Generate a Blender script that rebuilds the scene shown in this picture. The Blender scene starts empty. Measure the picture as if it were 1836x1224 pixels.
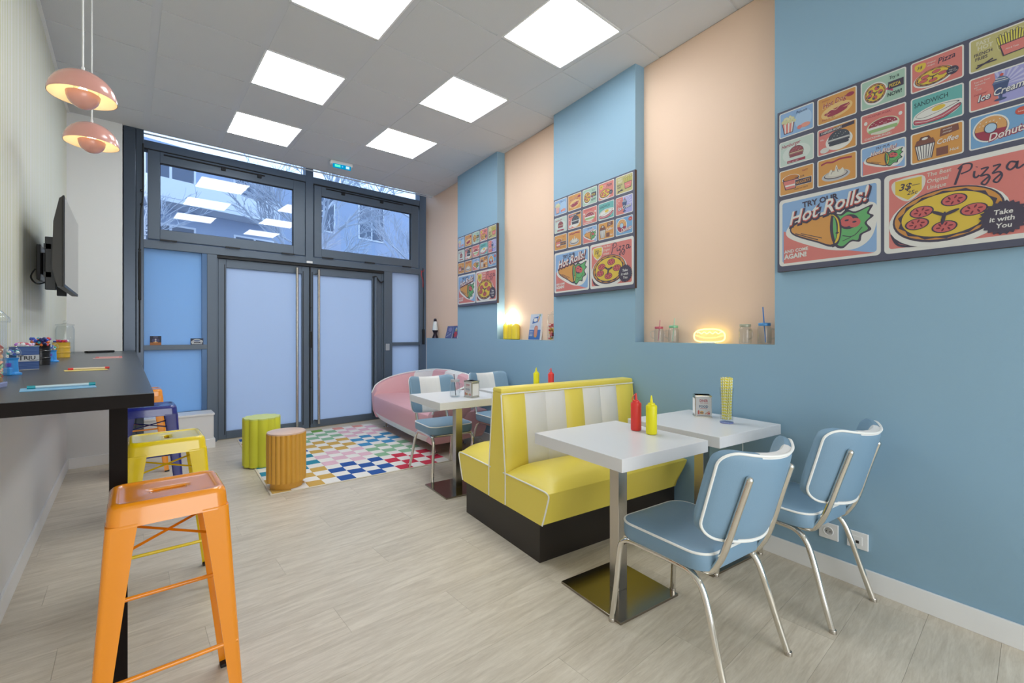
import bpy, bmesh, math, random
from mathutils import Vector, Matrix
random.seed(7)
PI = math.pi
R = math.radians
C = bpy.context.scene.collection
scn = bpy.context.scene

# ---------------------------------------------------------------- camera
CAMH = 1.27
H = 3.347
cam_d = bpy.data.cameras.new('camera'); cam = bpy.data.objects.new('camera', cam_d); C.objects.link(cam)
cam.location = (0, 0, CAMH); cam.rotation_euler = (PI / 2, 0, -R(40.49))
cam_d.sensor_width = 36; cam_d.lens = 36 * 807 / 1836; cam_d.shift_y = -14 / 1836
cam_d.clip_start = 0.02; cam_d.clip_end = 200
scn.camera = cam
# ---------------------------------------------------------------- world, exposure
w = bpy.data.worlds.new('world'); scn.world = w; w.use_nodes = True
bg = w.node_tree.nodes['Background']
bg.inputs[0].default_value = (0.60, 0.76, 1.0, 1); bg.inputs[1].default_value = 1.85
scn.view_settings.view_transform = 'Standard'; scn.view_settings.look = 'None'
scn.view_settings.exposure = 0.50; scn.view_settings.gamma = 1.0
try: scn.view_settings.use_curve_mapping = False
except Exception: pass
PANEL = 9.0          # radiance of the ceiling panels
PANEL_COL = (0.93, 0.975, 1.0)

# added soft fill light behind the camera, lifting the lower parts of the room
al = bpy.data.lights.new('rear_fill', 'AREA'); al.shape = 'RECTANGLE'; al.size = 2.6; al.size_y = 2.6; al.energy = 60; al.color = (0.93, 0.97, 1.0)
ao = bpy.data.objects.new('rear_fill', al); C.objects.link(ao); ao.location = (1.0, -2.5, 1.6); ao.rotation_euler = (R(90), 0, 0)
# ---------------------------------------------------------------- materials
def lin(c):
    return tuple(((x / 255) / 12.92 if x <= 10 else (((x / 255) + 0.055) / 1.055) ** 2.4) for x in c[:3])
MC = {}
def mat(name, col, rough=0.5, metal=0.0, coat=0.0, spec=0.5, var=0.0, vs=8.0, bump=0.0, bs=200.0, emit=None, es=0.0, sss=0.0):
    if name in MC: return MC[name]
    m = bpy.data.materials.new(name); m.use_nodes = True; nt = m.node_tree; b = nt.nodes['Principled BSDF']
    c = (*lin(col), 1)
    b.inputs['Base Color'].default_value = c
    b.inputs['Roughness'].default_value = rough; b.inputs['Metallic'].default_value = metal
    b.inputs['Coat Weight'].default_value = coat; b.inputs['Specular IOR Level'].default_value = spec
    if coat: b.inputs['Coat Roughness'].default_value = 0.08
    tc = nt.nodes.new('ShaderNodeTexCoord')
    if var:
        n = nt.nodes.new('ShaderNodeTexNoise'); n.inputs['Scale'].default_value = vs; n.inputs['Detail'].default_value = 3
        nt.links.new(tc.outputs['Object'], n.inputs['Vector'])
        mx = nt.nodes.new('ShaderNodeMix'); mx.data_type = 'RGBA'
        mx.inputs[6].default_value = tuple(x * (1 - var) for x in c[:3]) + (1,)
        mx.inputs[7].default_value = tuple(min(1, x * (1 + var)) for x in c[:3]) + (1,)
        nt.links.new(n.outputs['Fac'], mx.inputs[0]); nt.links.new(mx.outputs[2], b.inputs['Base Color'])
    if bump:
        n = nt.nodes.new('ShaderNodeTexNoise'); n.inputs['Scale'].default_value = bs; n.inputs['Detail'].default_value = 2
        nt.links.new(tc.outputs['Object'], n.inputs['Vector'])
        bp = nt.nodes.new('ShaderNodeBump'); bp.inputs['Strength'].default_value = bump; bp.inputs['Distance'].default_value = 0.002
        nt.links.new(n.outputs['Fac'], bp.inputs['Height']); nt.links.new(bp.outputs[0], b.inputs['Normal'])
    if emit:
        b.inputs['Emission Color'].default_value = (*lin(emit), 1); b.inputs['Emission Strength'].default_value = es
    MC[name] = m
    return m
def emis(name, col, s):
    m = bpy.data.materials.new(name); m.use_nodes = True; nt = m.node_tree
    nt.nodes.remove(nt.nodes['Principled BSDF'])
    e = nt.nodes.new('ShaderNodeEmission'); e.inputs[0].default_value = (*col, 1); e.inputs[1].default_value = s
    nt.links.new(e.outputs[0], nt.nodes['Material Output'].inputs[0]); return m
def thin_glass(name, tint=(1, 1, 1), ior=1.5, rough=0.0, refl=1.0):
    m = bpy.data.materials.new(name); m.use_nodes = True; nt = m.node_tree
    nt.nodes.remove(nt.nodes['Principled BSDF'])
    t = nt.nodes.new('ShaderNodeBsdfTransparent'); t.inputs[0].default_value = (*tint, 1)
    g = nt.nodes.new('ShaderNodeBsdfGlossy'); g.inputs['Roughness'].default_value = rough
    f = nt.nodes.new('ShaderNodeLayerWeight'); f.inputs[0].default_value = 0.5
    pw = nt.nodes.new('ShaderNodeMath'); pw.operation = 'POWER'; pw.inputs[1].default_value = 4.0
    mu = nt.nodes.new('ShaderNodeMath'); mu.operation = 'MULTIPLY_ADD'; mu.inputs[1].default_value = 0.7 * refl; mu.inputs[2].default_value = 0.035 * refl; mu.use_clamp = True
    mx = nt.nodes.new('ShaderNodeMixShader')
    nt.links.new(f.outputs['Facing'], pw.inputs[0]); nt.links.new(pw.outputs[0], mu.inputs[0]); nt.links.new(mu.outputs[0], mx.inputs[0])
    nt.links.new(t.outputs[0], mx.inputs[1]); nt.links.new(g.outputs[0], mx.inputs[2])
    nt.links.new(mx.outputs[0], nt.nodes['Material Output'].inputs[0]); return m
def frosted(name, tcol, dcol):
    m = bpy.data.materials.new(name); m.use_nodes = True; nt = m.node_tree
    nt.nodes.remove(nt.nodes['Principled BSDF'])
    t = nt.nodes.new('ShaderNodeBsdfTranslucent'); t.inputs[0].default_value = (*tcol, 1)
    d = nt.nodes.new('ShaderNodeBsdfDiffuse'); d.inputs[0].default_value = (*dcol, 1)
    g = nt.nodes.new('ShaderNodeBsdfGlossy'); g.inputs['Roughness'].default_value = 0.25
    a = nt.nodes.new('ShaderNodeMixShader'); a.inputs[0].default_value = 0.25
    nt.links.new(t.outputs[0], a.inputs[1]); nt.links.new(d.outputs[0], a.inputs[2])
    f = nt.nodes.new('ShaderNodeFresnel'); f.inputs[0].default_value = 1.3
    mx = nt.nodes.new('ShaderNodeMixShader'); nt.links.new(f.outputs[0], mx.inputs[0])
    nt.links.new(a.outputs[0], mx.inputs[1]); nt.links.new(g.outputs[0], mx.inputs[2])
    nt.links.new(mx.outputs[0], nt.nodes['Material Output'].inputs[0]); return m

M_BLUE = mat('blue_wall_paint', (138, 171, 193), 0.55, var=0.015, vs=2, bump=0.15, bs=350)
M_PEACH = mat('peach_wall_paint', (238, 206, 180), 0.55, var=0.015, vs=2, bump=0.15, bs=350)
M_WHITEW = mat('white_wall_paint', (226, 226, 226), 0.6, var=0.01, vs=2, bump=0.15, bs=350)
M_TRIM = mat('white_trim', (236, 236, 236), 0.35)
M_TILE = mat('ceiling_tile_white', (208, 209, 211), 0.9, var=0.02, vs=3, bump=0.5, bs=260)
M_GRID = mat('ceiling_grid_white', (206, 207, 210), 0.5)
M_ALU = mat('anthracite_aluminium', (92, 105, 120), 0.38, metal=0.1, bump=0.05)
M_ALU2 = mat('anthracite_cladding', (70, 80, 94), 0.28, metal=0.4)
M_GASKET = mat('black_gasket', (22, 23, 26), 0.6)
M_CHROME = mat('chrome', (226, 222, 214), 0.09, metal=1.0)
M_STEEL = mat('brushed_steel', (196, 190, 182), 0.26, metal=1.0, bump=0.1, bs=300)
M_STEELD = mat('polished_base_steel', (150, 142, 132), 0.16, metal=1.0)
M_TABLE = mat('white_laminate', (228, 228, 230), 0.28, bump=0.12, bs=60)
M_WENGE = mat('dark_counter_edge', (22, 15, 12), 0.6, spec=0.15, var=0.1, vs=30)
M_CTOP = mat('charcoal_counter_top', (72, 76, 82), 0.3, bump=0.15, bs=500)
M_ORANGE = mat('orange_gloss_metal', (252, 154, 28), 0.22, coat=0.6)
M_YELST = mat('yellow_gloss_metal', (248, 216, 20), 0.22, coat=0.6)
M_BLUST = mat('navy_gloss_metal', (36, 44, 128), 0.22, coat=0.6)
M_VBLUE = mat('blue_vinyl', (124, 155, 179), 0.42, bump=0.2, bs=400)
M_VWHITE = mat('white_vinyl', (232, 230, 228), 0.4, bump=0.15, bs=400)
M_VYEL = mat('yellow_vinyl', (242, 221, 94), 0.36, bump=0.2, bs=400)
M_VPINK = mat('pink_vinyl', (226, 172, 178), 0.4, bump=0.15, bs=400)
M_PIPE = mat('white_piping', (240, 240, 236), 0.4)
M_BASE = mat('black_plinth', (34, 27, 22), 0.4)
M_BLACK = mat('black_plastic', (20, 20, 22), 0.35)
M_RUBBER = mat('black_rubber', (30, 28, 28), 0.7)
M_RED = mat('red_plastic', (232, 62, 56), 0.35)
M_YELP = mat('yellow_plastic', (238, 228, 20), 0.35)
M_GLASSJ = thin_glass('jar_glass', (0.95, 0.965, 0.97), 1.45, 0.0, 1.0)
M_WINGL = thin_glass('window_glass', (0.86, 0.92, 0.98), 1.5, 0.0, 1.7)
M_FROST = frosted('frosted_film_glass', (0.82, 0.90, 1.0), (0.64, 0.72, 0.88))
M_FROSTB = frosted('frosted_blue_glass', (0.55, 0.78, 1.0), (0.42, 0.62, 0.82))
M_PANEL = emis('ceiling_panel_glow', PANEL_COL, PANEL)
M_PENDP = mat('pink_enamel', (226, 164, 152), 0.22, coat=0.5)
M_CREAM = mat('cream_enamel', (250, 240, 214), 0.4)
M_PAPER = mat('white_paper', (240, 240, 240), 0.6)

# wallpaper: fine vertical stripes (print)
def wallpaper():
    m = bpy.data.materials.new('striped_wallpaper'); m.use_nodes = True; nt = m.node_tree; b = nt.nodes['Principled BSDF']
    tc = nt.nodes.new('ShaderNodeTexCoord'); sp = nt.nodes.new('ShaderNodeSeparateXYZ')
    nt.links.new(tc.outputs['Object'], sp.inputs[0])
    mu = nt.nodes.new('ShaderNodeMath'); mu.operation = 'MULTIPLY'; mu.inputs[1].default_value = 1 / 0.038
    fr = nt.nodes.new('ShaderNodeMath'); fr.operation = 'FRACT'
    nt.links.new(sp.outputs['Y'], mu.inputs[0]); nt.links.new(mu.outputs[0], fr.inputs[0])
    cr = nt.nodes.new('ShaderNodeValToRGB'); cr.color_ramp.interpolation = 'CONSTANT'
    el = cr.color_ramp.elements
    cols = [(0.0, (228, 229, 228)), (0.30, (206, 206, 160)), (0.72, (228, 229, 228))]
    el[0].position = 0; el[0].color = (*lin(cols[0][1]), 1); el[1].position = cols[1][0]; el[1].color = (*lin(cols[1][1]), 1)
    for p, c in cols[2:]:
        e = el.new(p); e.color = (*lin(c), 1)
    nt.links.new(fr.outputs[0], cr.inputs[0]); nt.links.new(cr.outputs[0], b.inputs['Base Color'])
    b.inputs['Roughness'].default_value = 0.6
    return m
M_WPAPER = wallpaper()
def plankmat():
    m = bpy.data.materials.new('pale_oak_plank'); m.use_nodes = True; nt = m.node_tree; b = nt.nodes['Principled BSDF']
    tc = nt.nodes.new('ShaderNodeTexCoord'); oi = nt.nodes.new('ShaderNodeObjectInfo')
    mp = nt.nodes.new('ShaderNodeMapping'); mp.inputs['Scale'].default_value = (1.3, 11, 1)
    ad = nt.nodes.new('ShaderNodeVectorMath'); ad.operation = 'ADD'
    sc = nt.nodes.new('ShaderNodeVectorMath'); sc.operation = 'SCALE'; sc.inputs['Scale'].default_value = 13.0
    cb = nt.nodes.new('ShaderNodeCombineXYZ')
    for i in range(3): nt.links.new(oi.outputs['Random'], cb.inputs[i])
    nt.links.new(cb.outputs[0], sc.inputs[0]); nt.links.new(tc.outputs['Object'], ad.inputs[0]); nt.links.new(sc.outputs[0], ad.inputs[1])
    nt.links.new(ad.outputs[0], mp.inputs['Vector'])
    n = nt.nodes.new('ShaderNodeTexNoise'); n.inputs['Scale'].default_value = 2.2; n.inputs['Detail'].default_value = 7; n.inputs['Roughness'].default_value = 0.6
    n.inputs['Distortion'].default_value = 1.3
    nt.links.new(mp.outputs[0], n.inputs['Vector'])
    n2 = nt.nodes.new('ShaderNodeTexNoise'); n2.inputs['Scale'].default_value = 16; n2.inputs['Detail'].default_value = 4; n2.inputs['Distortion'].default_value = 0.6
    nt.links.new(mp.outputs[0], n2.inputs['Vector'])
    cr = nt.nodes.new('ShaderNodeValToRGB')
    cr.color_ramp.elements[0].position = 0.28; cr.color_ramp.elements[0].color = (*lin((194, 182, 163)), 1)
    cr.color_ramp.elements[1].position = 0.72; cr.color_ramp.elements[1].color = (*lin((224, 214, 197)), 1)
    nt.links.new(n.outputs['Fac'], cr.inputs[0])
    mx = nt.nodes.new('ShaderNodeMix'); mx.data_type = 'RGBA'; mx.blend_type = 'MULTIPLY'; mx.inputs[0].default_value = 0.22
    nt.links.new(cr.outputs[0], mx.inputs[6])
    cr2 = nt.nodes.new('ShaderNodeValToRGB'); cr2.color_ramp.elements[0].position = 0.35; cr2.color_ramp.elements[0].color = (0.68, 0.62, 0.55, 1); cr2.color_ramp.elements[1].position = 0.6
    nt.links.new(n2.outputs['Fac'], cr2.inputs[0]); nt.links.new(cr2.outputs[0], mx.inputs[7])
    hv = nt.nodes.new('ShaderNodeHueSaturation'); ma = nt.nodes.new('ShaderNodeMapRange')
    ma.inputs[3].default_value = 0.96; ma.inputs[4].default_value = 1.05
    nt.links.new(oi.outputs['Random'], ma.inputs[0]); nt.links.new(ma.outputs[0], hv.inputs['Value']); nt.links.new(mx.outputs[2], hv.inputs['Color'])
    nt.links.new(hv.outputs[0], b.inputs['Base Color'])
    b.inputs['Roughness'].default_value = 0.42
    bp = nt.nodes.new('ShaderNodeBump'); bp.inputs['Strength'].default_value = 0.12; bp.inputs['Distance'].default_value = 0.001
    nt.links.new(n2.outputs['Fac'], bp.inputs['Height']); nt.links.new(bp.outputs[0], b.inputs['Normal'])
    return m
M_PLANK = plankmat()

# ---------------------------------------------------------------- mesh helpers
class MB:
    """collects shapes, several materials, one object"""
    def __init__(s): s.v = []; s.f = []; s.m = []; s.sm = []; s.mats = []
    def mi(s, m):
        if m not in s.mats: s.mats.append(m)
        return s.mats.index(m)
    def add(s, vs, fs, m, smooth=False, T=None):
        o = len(s.v); k = s.mi(m)
        for p in vs:
            p = Vector(p)
            s.v.append(T @ p if T is not None else p)
        for f in fs: s.f.append([o + i for i in f]); s.m.append(k); s.sm.append(smooth)
        return s
    def bm(s, b, m, smooth=False, T=None):
        b.verts.index_update()
        s.add([v.co.copy() for v in b.verts], [[v.index for v in f.verts] for f in b.faces], m, smooth, T); b.free(); return s
    def box(s, x0, x1, y0, y1, z0, z1, m, bev=0.0, T=None, smooth=False, seg=2):
        b = bmesh.new(); bmesh.ops.create_cube(b, size=1)
        for v in b.verts: v.co = Vector((x0 + (v.co.x + .5) * (x1 - x0), y0 + (v.co.y + .5) * (y1 - y0), z0 + (v.co.z + .5) * (z1 - z0)))
        if bev: bmesh.ops.bevel(b, geom=b.edges[:], offset=bev, segments=seg, affect='EDGES', profile=.5)
        return s.bm(b, m, smooth or bev > 0.006, T)
    def lathe(s, prof, m, n=24, T=None, smooth=True, cap=True):
        vs = []; fs = []
        for r, z in prof:
            for i in range(n):
                a = 2 * PI * i / n; vs.append((r * math.cos(a), r * math.sin(a), z))
        for k in range(len(prof) - 1):
            for i in range(n):
                j = (i + 1) % n; fs.append([k * n + i, k * n + j, (k + 1) * n + j, (k + 1) * n + i])
        if cap:
            if prof[0][0] > 1e-4: fs.append([i for i in range(n)][::-1])
            if prof[-1][0] > 1e-4: fs.append([(len(prof) - 1) * n + i for i in range(n)])
        return s.add(vs, fs, m, smooth, T)
    def tube(s, pts, r, m, n=10, T=None, closed=False, flat=1.0, cap=True, up=None):
        pts = [Vector(p) for p in pts]; N = len(pts); vs = []; fs = []
        rr = r if isinstance(r, (list, tuple)) else [r] * N
        prev = None
        for k in range(N):
            if closed: d = pts[(k + 1) % N] - pts[k - 1]
            else: d = pts[min(k + 1, N - 1)] - pts[max(k - 1, 0)]
            d.normalize()
            if prev is None:
                a = Vector(up) if up else (Vector((0, 0, 1)) if abs(d.z) < .9 else Vector((1, 0, 0)))
                x = d.cross(a).normalized()
            else: x = (prev - d * prev.dot(d)).normalized()
            y = d.cross(x).normalized(); prev = x
            for i in range(n):
                a = 2 * PI * i / n
                vs.append(pts[k] + x * (math.cos(a) * rr[k]) + y * (math.sin(a) * rr[k] * flat))
        for k in range(N if closed else N - 1):
            k2 = (k + 1) % N
            for i in range(n):
                j = (i + 1) % n; fs.append([k * n + i, k * n + j, k2 * n + j, k2 * n + i])
        if not closed and cap: fs.append(list(range(n))[::-1]); fs.append([(N - 1) * n + i for i in range(n)])
        return s.add(vs, fs, m, True, T)
    def prism(s, poly, axis, a, b, m, T=None, smooth=False):
        """poly: 2D points; axis x|y|z is extrusion axis"""
        n = len(poly); vs = []
        for t in (a, b):
            for p, q in poly:
                vs.append({'x': (t, p, q), 'y': (p, t, q), 'z': (p, q, t)}[axis])
        fs = [list(range(n))[::-1], list(range(n, 2 * n))] + [[i, (i + 1) % n, n + (i + 1) % n, n + i] for i in range(n)]
        bb = bmesh.new(); V = [bb.verts.new(v) for v in vs]
        for f in fs: bb.faces.new([V[i] for i in f])
        bmesh.ops.recalc_face_normals(bb, faces=bb.faces[:])
        return s.bm(bb, m, smooth, T)
    def sphere(s, c, r, m, sx=1, sy=1, sz=1, n=16, T=None):
        b = bmesh.new(); bmesh.ops.create_uvsphere(b, u_segments=n, v_segments=max(6, n // 2), radius=r)
        for v in b.verts: v.co = Vector((v.co.x * sx + c[0], v.co.y * sy + c[1], v.co.z * sz + c[2]))
        return s.bm(b, m, True, T)
    def mesh(s, name):
        me = bpy.data.meshes.new(name); me.from_pydata([tuple(v) for v in s.v], [], s.f)
        for m in s.mats: me.materials.append(m)
        me.polygons.foreach_set('material_index', s.m); me.polygons.foreach_set('use_smooth', s.sm); me.update()
        return me
    def build(s, name, parent=None, label=None, cat=None, group=None, kind=None, loc=None, rz=0, autos=False):
        o = bpy.data.objects.new(name, s.mesh(name)); C.objects.link(o)
        if parent is not None: o.parent = parent
        if loc is not None: o.location = loc
        if rz: o.rotation_euler[2] = rz
        tag(o, label, cat, group, kind)
        if autos or any(s.sm):
            md = o.modifiers.new('es', 'EDGE_SPLIT'); md.split_angle = R(38)
        return o
def tag(o, label=None, cat=None, group=None, kind=None):
    if label: o['label'] = label
    if cat: o['category'] = cat
    if group: o['group'] = group
    if kind: o['kind'] = kind
    return o
def empty(name, loc=(0, 0, 0), rz=0, label=None, cat=None, group=None, kind=None):
    o = bpy.data.objects.new(name, None); C.objects.link(o); o.location = loc; o.rotation_euler = (0, 0, rz); o.empty_display_size = 0.05
    return tag(o, label, cat, group, kind)
def dup(root, loc, rz, label=None, group=None, remap=None):
    r = root.copy(); C.objects.link(r); r.location = loc; r.rotation_euler = (0, 0, rz)
    if label: r['label'] = label
    if group: r['group'] = group
    def rec(a, b):
        for ch in a.children:
            c = ch.copy(); C.objects.link(c); c.parent = b
            if remap and c.data:
                c.data = c.data.copy()
                for i, mm in enumerate(c.data.materials):
                    if mm in remap: c.data.materials[i] = remap[mm]
            rec(ch, c)
    kids = list(root.children)
    rec(root, r)
    return r
def cr(pts, n=6, closed=False):
    """catmull-rom resample"""
    P = [Vector(p) for p in pts]; out = []; N = len(P)
    rng = range(N if closed else N - 1)
    for k in rng:
        p0 = P[k - 1] if (closed or k > 0) else P[0]; p1 = P[k]; p2 = P[(k + 1) % N]
        p3 = P[(k + 2) % N] if (closed or k + 2 < N) else P[-1]
        for i in range(n):
            t = i / n
            out.append(0.5 * ((2 * p1) + (-p0 + p2) * t + (2 * p0 - 5 * p1 + 4 * p2 - p3) * t * t + (-p0 + 3 * p1 - 3 * p2 + p3) * t ** 3))
    if not closed: out.append(P[-1])
    return out

# right wall frame: s runs along the wall away from the camera, d off the wall into the room
RW = R(6.73); O_ = Vector((2.73, 0, 0)); T_ = Vector((math.sin(RW), math.cos(RW), 0)); N_ = Vector((-math.cos(RW), math.sin(RW), 0))
def W(s, d, z=0): return O_ + T_ * s + N_ * d + Vector((0, 0, z))
# local axes of things in the wall frame: x = -d (towards the wall), y = +s ; rz = -RW

# ================================================================ THE SETTING
XL = -0.435; YB = 5.9; YEND = -2.6; ZT = 3.95
# floor with planks
fl = MB().prism([(XL - .1, YEND - .1), (3.0, YEND - .1), (4.1, 6.6), (XL - .1, 6.6)], 'z', -0.12, -0.012, mat('floor_screed', (150, 138, 120), 0.9)).build('floor', kind='structure')
pl_cache = {}
def clip_poly(poly, a, b, c):
    """keep a*x+b*y<=c"""
    out = []
    for i in range(len(poly)):
        p, q = poly[i], poly[(i + 1) % len(poly)]
        fp = a * p[0] + b * p[1] - c; fq = a * q[0] + b * q[1] - c
        if fp <= 0: out.append(p)
        if fp * fq < 0:
            t = fp / (fp - fq); out.append((p[0] + t * (q[0] - p[0]), p[1] + t * (q[1] - p[1])))
    return out
def area(p): return abs(sum(p[i][0] * p[(i + 1) % len(p)][1] - p[(i + 1) % len(p)][0] * p[i][1] for i in range(len(p)))) / 2 if len(p) > 2 else 0
TR = math.tan(RW)
PW, PL_, y = 0.225, 1.32, YEND
row = 0
while y < 6.5:
    x = XL - (row * 0.47) % PL_
    while x < 4.0:
        g = 0.0004
        poly = [(x + g, y + g), (x + PL_ - g, y + g), (x + PL_ - g, y + PW - g), (x + g, y + PW - g)]
        poly = clip_poly(poly, -1, 0, -XL); poly = clip_poly(poly, 1, -TR, 2.73 + 0.02); poly = clip_poly(poly, 0, 1, 6.5); 
        if area(poly) > 0.004:
            cx_ = x + PL_ / 2; cy_ = y + PW / 2
            MB().prism([(p[0] - cx_, p[1] - cy_) for p in poly], 'z', -0.011, 0.0, M_PLANK).build('plank', fl, loc=(cx_, cy_, 0))
        x += PL_
    y += PW; row += 1
# left wall: white below, wallpaper above the counter
wl = MB().box(-0.12, 0, YEND, YB + .45, 0, ZT, M_WHITEW).build('wall_left', kind='structure', loc=(XL, 0, 0))
MB().box(0.0, 0.0015, YEND, YB - .02, 1.10, H, M_WPAPER).build('wallpaper', wl)
wb = MB().box(XL, -0.04, YB, YB + .45, 0, ZT, M_WHITEW).build('wall_far', kind='structure')
MB().box(0.0, 0.012, YEND, YB - .012, 0, 0.10, M_TRIM, 0.002).build('baseboard_left', kind='structure', loc=(XL, 0, 0))
MB().box(XL + .012, -0.04, YB - .012, YB, 0, 0.10, M_TRIM, 0.002).build('baseboard_far', kind='structure')
MB().box(XL - .1, 2.6, YEND - .1, YEND, 0, ZT, M_WHITEW).build('wall_rear', kind='structure')
# right wall: lower part and three pillars in blue, recessed peach niches
wr = MB()
def wbox(mb, s0, s1, d0, d1, z0, z1, m, bev=0): mb.box(-d1, -d0, s0, s1, z0, z1, m, bev)
SE = 6.05
wbox(wr, YEND - .4, SE, -0.10, 0, 0, 1.205, M_BLUE)
for a, b in ((-2.0, -1.0), (-0.02, 1.0), (2.03, 3.022), (4.04, 5.03)):
    wbox(wr, a, b, -0.10, 0, 1.205, H, M_BLUE)
wr = wr.build('wall_right', kind='structure', loc=O_, rz=-RW)
for a, b in ((-3.0, -2.0), (-1.0, -0.02), (1.0, 2.03), (3.022, 4.04), (5.03, 6.32)):
    nb = MB(); wbox(nb, a, b, -0.22, -0.10, 1.205, H if b < 6 else ZT, M_PEACH); nb.build('niche_panel', wr)
nb = MB(); wbox(nb, -3.0, 6.32, -0.34, -0.22, 0, ZT, M_WHITEW); nb.build('wall_core', wr)
nb = MB(); wbox(nb, SE, 6.32, -0.22, -0.10, 0, 1.205, M_WHITEW); nb.build('wall_return', wr)
bb = MB(); wbox(bb, YEND - .3, SE, 0, 0.012, 0, 0.10, M_TRIM, 0.002); bb.build('baseboard_right', kind='structure', loc=O_, rz=-RW)

# ceiling: slab, tiles between grid bars, edge fascia
ce = MB().prism([(XL - .1, YEND - .1), (3.0, YEND - .1), (4.0, 5.94), (XL - .1, 5.94)], 'z', H + 0.03, H + 0.06, M_GRID)
ce.prism([(XL, 5.925), (3.66, 5.97), (3.66, 5.985), (XL, 5.94)], 'z', H, ZT, M_GRID)
ce = ce.build('ceiling', kind='structure')
MB().prism([(XL - .1, 5.8), (3.9, 5.8), (3.9, 6.6), (XL - .1, 6.6)], 'z', ZT, ZT + .1, M_WHITEW).build('ceiling_over_windows', kind='structure')
GX0, PX, TW = 0.779, 0.6125, 0.565          # column origin, pitch, tile width
GY0, PY = 3.053, 0.6
lights = set()
# left column lights: far edges at GY0+2.4, +1.2, 0, ...   right column: GY0+1.8, +.6, -.6, ...
for i in range(3):
    lights.add((0, 3 - 2 * i)); lights.add((2, 2 - 2 * i))
tile_i = 0
for ix in range(-2, 5):
    x0 = GX0 + ix * PX
    for iy in range(-9, 5):
        y0 = GY0 + iy * PY
        if (ix, iy) in lights:
            L = empty('ceiling_light', (x0 + TW / 2, y0 + .3, H))
            a, b = TW / 2, 0.277
            fr = MB()
            for (p0, p1, q0, q1) in ((-a - .004, a + .004, b, .293), (-a - .004, a + .004, -.293, -b), (-a - .012, -a, -.293, .293), (a, a + .012, -.293, .293)):
                fr.box(p0, p1, q0, q1, -0.001, 0.02, M_TRIM)
            fr.build('frame', L)
            MB().box(-a, a, -b, b, 0.0005, 0.018, M_PANEL).build('diffuser', L)
            L['category'] = 'ceiling light'; L['group'] = 'square ceiling light panels'
            L['label'] = {(0, 3): 'glowing square ceiling panel nearest the glass front in the left row', (0, 1): 'glowing square ceiling panel in the left row, second from the glass front',
                          (0, -1): 'large glowing ceiling panel in the left row, cut by the top edge of the picture', (2, 2): 'glowing square ceiling panel in the right row, nearest the exit sign',
                          (2, 0): 'glowing square ceiling panel in the middle of the right row', (2, -2): 'largest glowing ceiling panel of the right row, beside the peach niche'}.get((ix, iy), 'square glowing ceiling light panel behind the camera')
            continue
        poly = [(x0, y0 + .008), (x0 + TW, y0 + .008), (x0 + TW, y0 + PY - .008), (x0, y0 + PY - .008)]
        if ix == -2: poly[0] = (XL, poly[0][1]); poly[3] = (XL, poly[3][1])
        poly = clip_poly(poly, -1, 0, -XL - .004); poly = clip_poly(poly, 1, -TR, 2.73 + 0.098); poly = clip_poly(poly, 0, 1, 5.925)
        if area(poly) < 0.003: continue
        cx_ = x0 + TW / 2; cy_ = y0 + PY / 2
        dz = random.uniform(-.0006, .0006)
        MB().prism([(p[0] - cx_, p[1] - cy_) for p in poly], 'z', 0.0, 0.014, M_TILE).build('ceiling_tile', ce, loc=(cx_, cy_, H + dz))
for ix in range(-1, 6):
    x0 = GX0 + ix * PX - (PX - TW)
    poly = [(x0, YEND), (x0 + PX - TW, YEND), (x0 + PX - TW, 5.925), (x0, 5.925)]
    poly = clip_poly(poly, 1, -TR, 2.73 + .098)
    if area(poly) > .001: MB().prism(poly, 'z', H + .002, H + .02, M_GRID).build('grid_bar', ce)
for iy in range(-9, 6):
    y0 = GY0 + iy * PY
    poly = clip_poly([(XL, y0 - .0078), (3.9, y0 - .0078), (3.9, y0 + .0078), (XL, y0 + .0078)], 1, -TR, 2.73 + .098)
    MB().prism(poly, 'z', H + .004, H + .016, M_GRID).build('cross_bar', ce)
# shadow-gap trims along walls
MB().box(XL, XL + .02, YEND, 5.92, H - .012, H - .0, M_TRIM).build('trim_1', kind='structure')

# ---------------------------------------------------------------- glass front
FZ = R(1.146)
def FL(x, y, z): # facade local -> world
    return Vector((x * math.cos(FZ) - y * math.sin(FZ), 6.28 + x * math.sin(FZ) + y * math.cos(FZ), z))
fr = empty('wall_front', (0, 6.28, 0), FZ, kind='structure')
def fbox(name, x0, x1, y0, y1, z0, z1, m=M_ALU, bev=0.003, parent=None, **k):
    return MB().box(x0, x1, y0, y1, z0, z1, m, bev).build(name, parent or fr, **k)
fbox('mullion', 1.790, 1.887, -0.02, 0.10, 2.24, ZT)
fbox('post', 0.702, 0.800, -0.01, 0.10, 0, 2.20)
fbox('post', 2.905, 3.034, -0.01, 0.10, 0, 2.20)
fbox('post', 3.497, 3.70, -0.02, 0.12, 0, ZT)
fbox('post', 0.06, 0.122, -0.02, 0.12, 0, ZT)
fbox('transom', 0.122, 3.60, -0.015, 0.10, 2.200, 2.290)
fbox('transom', 0.122, 3.60, -0.015, 0.10, 3.280, 3.365)
fbox('rail', 0.122, 0.702, -0.012, 0.06, 1.090, 1.144)
fbox('rail', 3.034, 3.497, -0.012, 0.06, 1.090, 1.138)
fbox('rail', 0.122, 0.702, -0.01, 0.06, 0.33, 0.385)
fbox('rail', 3.034, 3.497, -0.01, 0.06, 0.05, 0.15)
fbox('head_gasket', 0.80, 2.905, 0.0, 0.095, 2.167, 2.20, M_GASKET, 0)
fbox('jamb', 0.800, 0.817, 0.03, 0.095, 0, 2.167)
fbox('jamb', 2.882, 2.905, 0.03, 0.095, 0, 2.167)
fbox('threshold', 0.80, 2.905, 0.03, 0.095, 0, 0.0095, M_STEEL, 0)
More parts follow.
